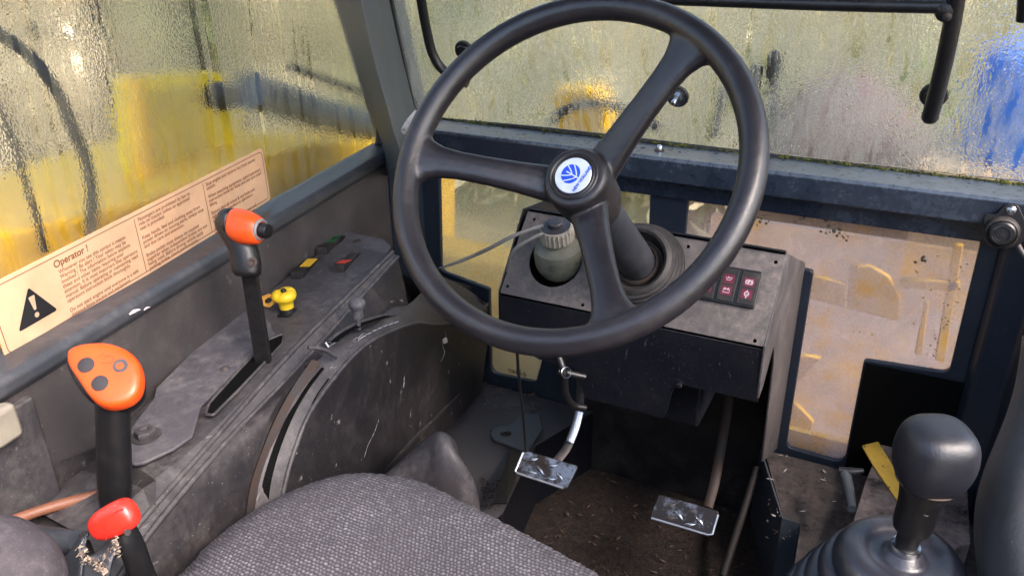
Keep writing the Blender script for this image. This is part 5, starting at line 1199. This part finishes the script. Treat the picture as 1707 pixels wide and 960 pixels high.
# ================================================================== SEAT
def seat():
    PZ_ = ZP(.50)
    opx = [(640, 785), (700, 797), (770, 829), (850, 870), (930, 912), (1010, 958)]
    lpx = [(600, 784), (560, 788), (500, 806), (440, 835), (390, 865), (340, 905), (285, 960)]
    P = [PZ_.hit(*p) for p in lpx[::-1]] + [PZ_.hit(*p) for p in opx]
    P += [Vector((-.10, .56, .5)), Vector((-.055, .48, .5)), Vector((-.05, .25, .5)), Vector((-.10, .10, .5)), Vector((-.35, .06, .5)), Vector((-.56, .10, .5)), Vector((-.62, .25, .5))]
    ol = catmull(P, 10, True); c = Vector((-.36, .40, .5))
    import bisect
    pol = sorted(((math.atan2(p.y - c.y, p.x - c.x), (p - c).length) for p in ol))
    As = [a for a, r in pol]; Rs = [r for a, r in pol]
    def rad(a):
        i = bisect.bisect(As, a); a0, r0 = (As[i - 1], Rs[i - 1]) if i > 0 else (As[-1] - 2 * math.pi, Rs[-1]); a1, r1 = (As[i], Rs[i]) if i < len(As) else (As[0] + 2 * math.pi, Rs[0])
        return r0 + (r1 - r0) * ((a - a0) / (a1 - a0) if a1 > a0 else 0)
    NA, NR = 1000, 230; V = []; F = []; col_ = []
    for j in range(NR + 40):
        for i in range(NA):
            a = -math.pi + 2 * math.pi * i / NA; r = rad(a)
            if j < NR:
                s = (j + 1) / NR; rr = r * s; e_ = r - rr; z = .5 - (.012 if e_ > .045 else 0) * 0
                z = .513 + .0 - (.020 * (1 - min(1, e_ / .05)) ** 2) + .010 * math.sin(min(1, e_ / .12) * math.pi / 2)
                nv = Vector((math.cos(a) * (1 - min(1, e_ / .05)) * .6, math.sin(a) * (1 - min(1, e_ / .05)) * .6, 1)).normalized()
            else:
                t = (j - NR + 1) / 40; rr = r + .006 * math.sin(t * math.pi); z = .493 - t * .12; nv = Vector((math.cos(a), math.sin(a), .2)).normalized()
            p = Vector((c.x + rr * math.cos(a), c.y + rr * math.sin(a), z))
            if p.y > .30 or i % 4 == 0:
                jx = noise.noise(p * 150) * .35; jy = noise.noise(p * 150 + Vector((9, 4, 2))) * .35
                qy = p.y * 235 + jy + p.z * 200; ry = math.floor(qy); qx = p.x * 215 + jx + (.5 if ry % 2 else 0)
                fx_ = qx - math.floor(qx) - .5; fy_ = qy - ry - .5; hgt = max(0, 1 - (fx_ * fx_ * 3.4 + fy_ * fy_ * 4.2)) * (.75 + .25 * noise.cell(Vector((math.floor(qx), ry, 3))))
            else: hgt = .4
            big = noise.noise(p * 14) * .003
            p += nv * (hgt * .0017 + big)
            V.append(tuple(p)); col_.append(hgt)
    n = NR + 40
    for j in range(n - 1):
        for i in range(NA): F.append((j * NA + i, j * NA + (i + 1) % NA, (j + 1) * NA + (i + 1) % NA, (j + 1) * NA + i))
    F.append(tuple(range(NA))[::-1])
    me = bpy.data.meshes.new('seat'); me.from_pydata(V, [], F); me.update()
    at_ = me.attributes.new('tuft', 'FLOAT', 'POINT'); at_.data.foreach_set('value', col_)
    bm = bmesh.new(); bm.from_mesh(me); bmesh.ops.recalc_face_normals(bm, faces=bm.faces); bm.to_mesh(me); bm.free()
    m, t, p = newmat('seat_tweed'); an = nd(t, 'ShaderNodeAttribute', attribute_name='tuft'); co = coords(t)
    vo = nd(t, 'ShaderNodeTexWhiteNoise'); sc_ = nd(t, 'ShaderNodeVectorMath', operation='SNAP'); t.links.new(co, sc_.inputs[0]); sc_.inputs[1].default_value = (.0042, .0046, .02); t.links.new(sc_.outputs[0], vo.inputs[0])
    c1 = mixc(t, ramp(t, vo.outputs[0], .3, .9), (.150, .145, .160), (.205, .197, .215)); c1 = mixc(t, ramp(t, ntex(t, co, 12, 5, .6), .35, .7), c1, (.105, .098, .105), 'MIX')
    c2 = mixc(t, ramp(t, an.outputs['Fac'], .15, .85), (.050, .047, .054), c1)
    t.links.new(c2, p.inputs['Base Color']); p.inputs['Roughness'].default_value = .95; p.inputs['Specular IOR Level'].default_value = .15
    b = nd(t, 'ShaderNodeBump'); b.inputs['Strength'].default_value = .5; b.inputs['Distance'].default_value = .0006; t.links.new(ntex(t, co, 1400, 2, .5), b.inputs['Height']); t.links.new(b.outputs[0], p.inputs['Normal'])
    M['tweed'] = m
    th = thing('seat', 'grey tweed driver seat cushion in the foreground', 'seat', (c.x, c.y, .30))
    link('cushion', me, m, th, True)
    box('base', ZP(0), -.55, -.12, .12, .52, FLZ, .40, M['black'], th, .01)
seat()
o = tube('twig', [ZP(.512).hit(578, 916), ZP(.513).hit(596, 912), ZP(.512).hit(616, 905)], [.0012, .0018, .001], M['bark'], None, 6); tag(o, 'dark twig lying on the tweed seat', 'twig')
o = link('leaf_crumb', mesh([ZP(.513).hit(*p) + Vector((0, 0, z)) for p, z in (((632, 868), 0), (638, 865) and ((638, 864), .002), ((643, 870), 0), ((636, 873), .001))], [(0, 1, 2, 3)]), plain('crumb', (.62, .36, .22), .7)); tag(o, 'pale orange leaf crumb on the tweed seat', 'leaf')
# armrest / backrest corner bottom-left
th = thing('armrest', 'dark grey fabric armrest corner at the bottom left', 'armrest', PD(20, 960, .6))
secs = [(PD(-40, 1010, .60) + cu * 0, cr * .001, cf * .001)]
ac = PD(-28, 985, .62); rows = []
for j in range(24):
    ph = math.pi * (j + .5) / 24
    rows.append([ac + cr * .060 * math.sin(ph) * math.cos(a) + cu * .058 * math.cos(ph) + cf * .05 * math.sin(ph) * math.sin(a) for a in [2 * math.pi * k / 48 for k in range(48)]])
am = dusty('armrest_fabric', (.045, .040, .045), (.14, .12, .13), .5, .8, .2, 1.0, 600, specks=.4, top=.2, big=80)
link('pad', loft_mesh(rows), am, th, True)

# ================================================================== OUTSIDE
def foliage(name, boxes, n, mat, label, s0, s1_, tall=1.0):
    V = []; F = []
    for _ in range(n):
        x0, x1, y0, y1, z0, z1 = random.choice(boxes); p = Vector((random.uniform(x0, x1), random.uniform(y0, y1), z0 + (z1 - z0) * random.random() ** 1.1))
        s = random.uniform(s0, s1_); d = Vector((random.gauss(0, .5), random.gauss(0, .5), random.gauss(.3, 1) * tall)).normalized(); q = d.cross(Vector((random.random(), random.random(), .1))).normalized(); b = len(V)
        V += [p - d * s, p + q * s * .3, p + d * s, p - q * s * .3]; F.append((b, b + 1, b + 2, b + 3))
    me = bpy.data.meshes.new(name); me.from_pydata([tuple(v) for v in V], [], F)
    return tag(link(name, me, mat), label, 'hedge', kind='stuff')
foliage('hedge', [(-6, 5, 4.6, 6.0, -.85, 2.6)], 16000, M['hedge'], 'brown and green hedge blurred behind the wet windscreen', .05, .16, 2)
foliage('hedge', [(-7.5, -6, -2, 6.5, -.85, 3.0)], 14000, M['hedge2'], 'tan and grey-green reeds blurred behind the wet side window', .05, .16, 2)
bk = struct(link('bank', loft_mesh([[Vector((x, y, z)) for y, z in ((5.6, -.84), (5.9, 2.2), (7.5, 3.2), (7.5, -.84))] for x in (-9, 9)]), M['hedge']))
bk = struct(link('bank', loft_mesh([[Vector((x, y, z)) for x, z in ((-7.2, -.84), (-7.5, 2.4), (-9, 3.6), (-9, -.84))] for y in (-4, 9)]), M['hedge2']))
# machine parts outside the side window
M['darkbark'] = plain('dark_bark', (.018, .016, .015), .9, spec=.1)
KO = KP(-1.22)
lt = thing('loader_tower', 'yellow steel loader tower with a dark round boss outside the side window', 'loader tower', KO.hit(310, 330))
sheet('plate', KO, [rounded(KO.px([(200, 128), (372, 118), (400, 190), (425, 420), (235, 470)]), [.02, .06, .03, .01, .01])], .02, M['ypaint2'], lt, .004)
lathe('boss', KO.hit(352, 160), WN, [(.026, -.01), (.026, .03), (.02, .05), (0, .05)], M['hose'], lt, 30)
sheet('shade_panel', KO.off(.012), [rounded(KO.px([(226, 150), (318, 146), (330, 300), (262, 330)]), .01)], .01, plain('shaded_yellow', (.56, .44, .03), .5), lt, .002)  # olive panel added: the tower's shaded side put into the colour
sheet('rib', KO.off(.03), [KO.px([(198, 130), (212, 126), (250, 460), (232, 470)])], .03, M['ypaint'], lt)
rm_ = thing('hydraulic_ram', 'grey-blue hydraulic ram crossing behind the side window', 'ram', KO.hit(500, 180))
KR = KP(-1.24)
tube('barrel', [KR.hit(418, 150), KR.hit(520, 184), KR.hit(680, 232)], .038, M['ram'], rm_, 20, smooth=2)
tube('pipe', [KP(-1.14).hit(480, 112), KP(-1.14).hit(560, 140), KP(-1.14).hit(660, 176)], .008, M['hose'], rm_, 10)
KB = KP(-1.10)
hd_ = thing('engine_hood', 'yellow engine cowling just outside the bottom of the side window', 'hood', KB.hit(300, 500))
sheet('panel', KB, [rounded(KB.px([(-300, 480), (-60, 400), (130, 360), (250, 330), (420, 262), (520, 235), (760, 240), (760, 520), (-300, 900)]), .02)], .35, M['ypaint'], hd_, .01)
for pts, lb in (([(-70, 20), (5, 62), (55, 100), (95, 155), (120, 215), (142, 265), (152, 330), (150, 400)], 'thick black hydraulic hose curving down behind the side window'), ([(-10, 170), (20, 230), (40, 300), (60, 360), (75, 420)], 'thinner black hose behind the left edge of the side window')):
    o = tube('hydraulic_hose', [KP(-1.08).hit(*p) for p in pts], .0075 if 'thick' in lb[:5] else .004, M['hose'], None, 12); tag(o, lb, 'hose', 'hydraulic hoses outside the side window')
for i, (px, kk, r_) in enumerate(((30, -3.4, .030), (345, -3.2, .055), (402, -2.8, .028), (520, -3.4, .040), (190, -3.8, .030))):
    b_ = KP(kk).hit(px, 200); b_.z = -.86
    t_ = thing('dark_tree', ('dark tree trunk blurred at the left edge behind the side window', 'thickest dark trunk blurred above the yellow tower behind the side window', 'thin dark trunk beside the thickest one behind the side window', 'dark trunk blurred near the corner pillar behind the side window', 'far dark trunk behind the side window above the warning plate')[i], 'tree', b_, 'dark trees outside the side window')
    tube('trunk', [b_ + Vector((random.gauss(0, .05), random.gauss(0, .05), z)) for z in (0, .8, 1.6, 2.4, 3.4)], [r_ * 1.2, r_, r_ * .9, r_ * .8, r_ * .6], M['darkbark'], t_, 10)
    for q in range(5):
        z = 1.0 + q * .45; tube('limb', [b_ + Vector((0, 0, z)), b_ + Vector((random.gauss(0, .15), random.gauss(0, .25), z + .25)), b_ + Vector((random.gauss(0, .2), random.gauss(0, .5), z + .5))], [r_ * .4, r_ * .25, r_ * .1], M['darkbark'], t_, 6)
# outside windscreen
YO = YP(1.66)
la = thing('yellow_beam', 'yellow loader arm end seen low through the windscreen', 'loader arm', YO.hit(960, 210))
sheet('plate', YO, [rounded(YO.px([(922, 150), (990, 148), (1014, 188), (1006, 226), (932, 226)]), .01)], .06, M['ypaint'], la, .004)
o = tube('hydraulic_hose', [YP(1.6).hit(*p) for p in [(922, 205), (935, 188), (965, 176), (1000, 172), (1035, 180), (1070, 195), (1100, 215)]], .010, M['hose'], None, 12); tag(o, 'ribbed black hose arching over the yellow loader arm end behind the windscreen', 'hose')
sp_ = thing('lever_post', 'pair of dark upright levers outside the windscreen right of the wheel rim', 'lever', YP(1.52).hit(1280, 260))
for a_, b_, r_ in (((1292, 95), (1284, 250), .008), ((1262, 110), (1250, 190), .012), ((1205, 150), (1190, 230), .006)):
    tube('rod', [YP(1.52).hit(*a_), YP(1.52).hit(*b_)], r_, M['hose'], sp_, 10, smooth=0)
lathe('knob', YP(1.52).hit(1290, 112), (0, 0, 1), [(.004, -.03), (.012, -.02), (.014, 0), (.012, .02), (.003, .03)], M['hose'], sp_, 16)
bl = link('boulder', lathe_mesh(YP(2.6).hit(1405, 230) - Vector((0, 0, .3)), (0, 0, 1), [(.30, 0), (.27, .2), (.22, .36), (.12, .46), (.02, .5)], 20), plain('brown_sack', (.09, .07, .07), .8), None, True); tag(bl, 'brown rounded heap blurred behind the middle of the windscreen', 'heap')
tk = thing('water_tank', 'bright blue plastic tank blurred behind the right end of the windscreen', 'tank', YP(3.0).hit(1720, 300))
c = YP(2.2).hit(1742, 262); top_ = YP(2.2).hit(1740, 66).z - c.z - .85
crt = box('crate', ZP(0), c.x - .25, c.x + .25, 1.98, 2.42, -.85, c.z - .002, plain('crate_wood', (.30, .24, .16), .8)); tag(crt, 'brown wooden crate under the blue tank beyond the windscreen', 'crate')
lathe('tank', c, (0, 0, 1), [(.165, 0), (.17, .03), (.17, top_ + .85 - .06), (.15, top_ + .85 - .02), (.06, top_ + .85), (0, top_ + .85)], M['tarp'], tk, 40)
# machinery behind the lower panes
YL = YP(1.62)
cw = thing('front_cowl', 'old yellow cowling filling the view behind the dusty left pane', 'cowling', (-.7, 1.65, -.2))
link('panel', loft_mesh([[Vector((x, y, z)) for y, z in ((1.46, .05), (1.47, .24), (1.54, .37), (1.62, .39), (1.62, .05))] for x in (-1.15, -.42)]), M['ypaint'], cw, bevel=.01)
YR = YP(1.56)
lf = thing('steel_structure', 'yellow loader frame pieces behind the dusty right pane', 'loader frame', (-.05, 1.52, .1))
for pts, nm in (([(1346, 458), (1410, 474), (1406, 512), (1342, 496)], 'plate'), ([(1416, 446), (1450, 444), (1482, 462), (1502, 498), (1498, 536), (1412, 514)], 'plate'), ([(1541, 505), (1549, 505), (1536, 592), (1524, 590)], 'bar'), ([(1590, 408), (1606, 410), (1574, 604), (1558, 600)], 'post'), ([(1320, 590), (1368, 598), (1326, 640)], 'gusset'), ([(1308, 655), (1356, 704), (1350, 722), (1300, 712)], 'gusset'), ([(1500, 466), (1600, 470), (1598, 486), (1502, 480)], 'bar'), ([(1300, 540), (1330, 545), (1322, 575), (1296, 570)], 'gusset')):
    sheet(nm, YR, [YR.px(pts)], .015, M['ypaint'], lf, .002)
link('foot_plate', box_mesh(ZP(0), -.16, .06, 1.385, 1.40, .10, .222), M['ypaint'], lf)
bw = sheet('bulkhead', YP(1.90), [[YP(1.9).to2(Vector((x, 1.9, z))) for x, z in ((-.42, -.5), (1.8, -.5), (1.8, .44), (-.42, .44))]], .02, plain('pink_grey_panel', (.58, .48, .46), .7, wear=(.62, .40, .14), wf=(.50, .62), ws=5)); tag(bw, 'pinkish grey panel behind the loader frame beyond the right pane', 'panel')
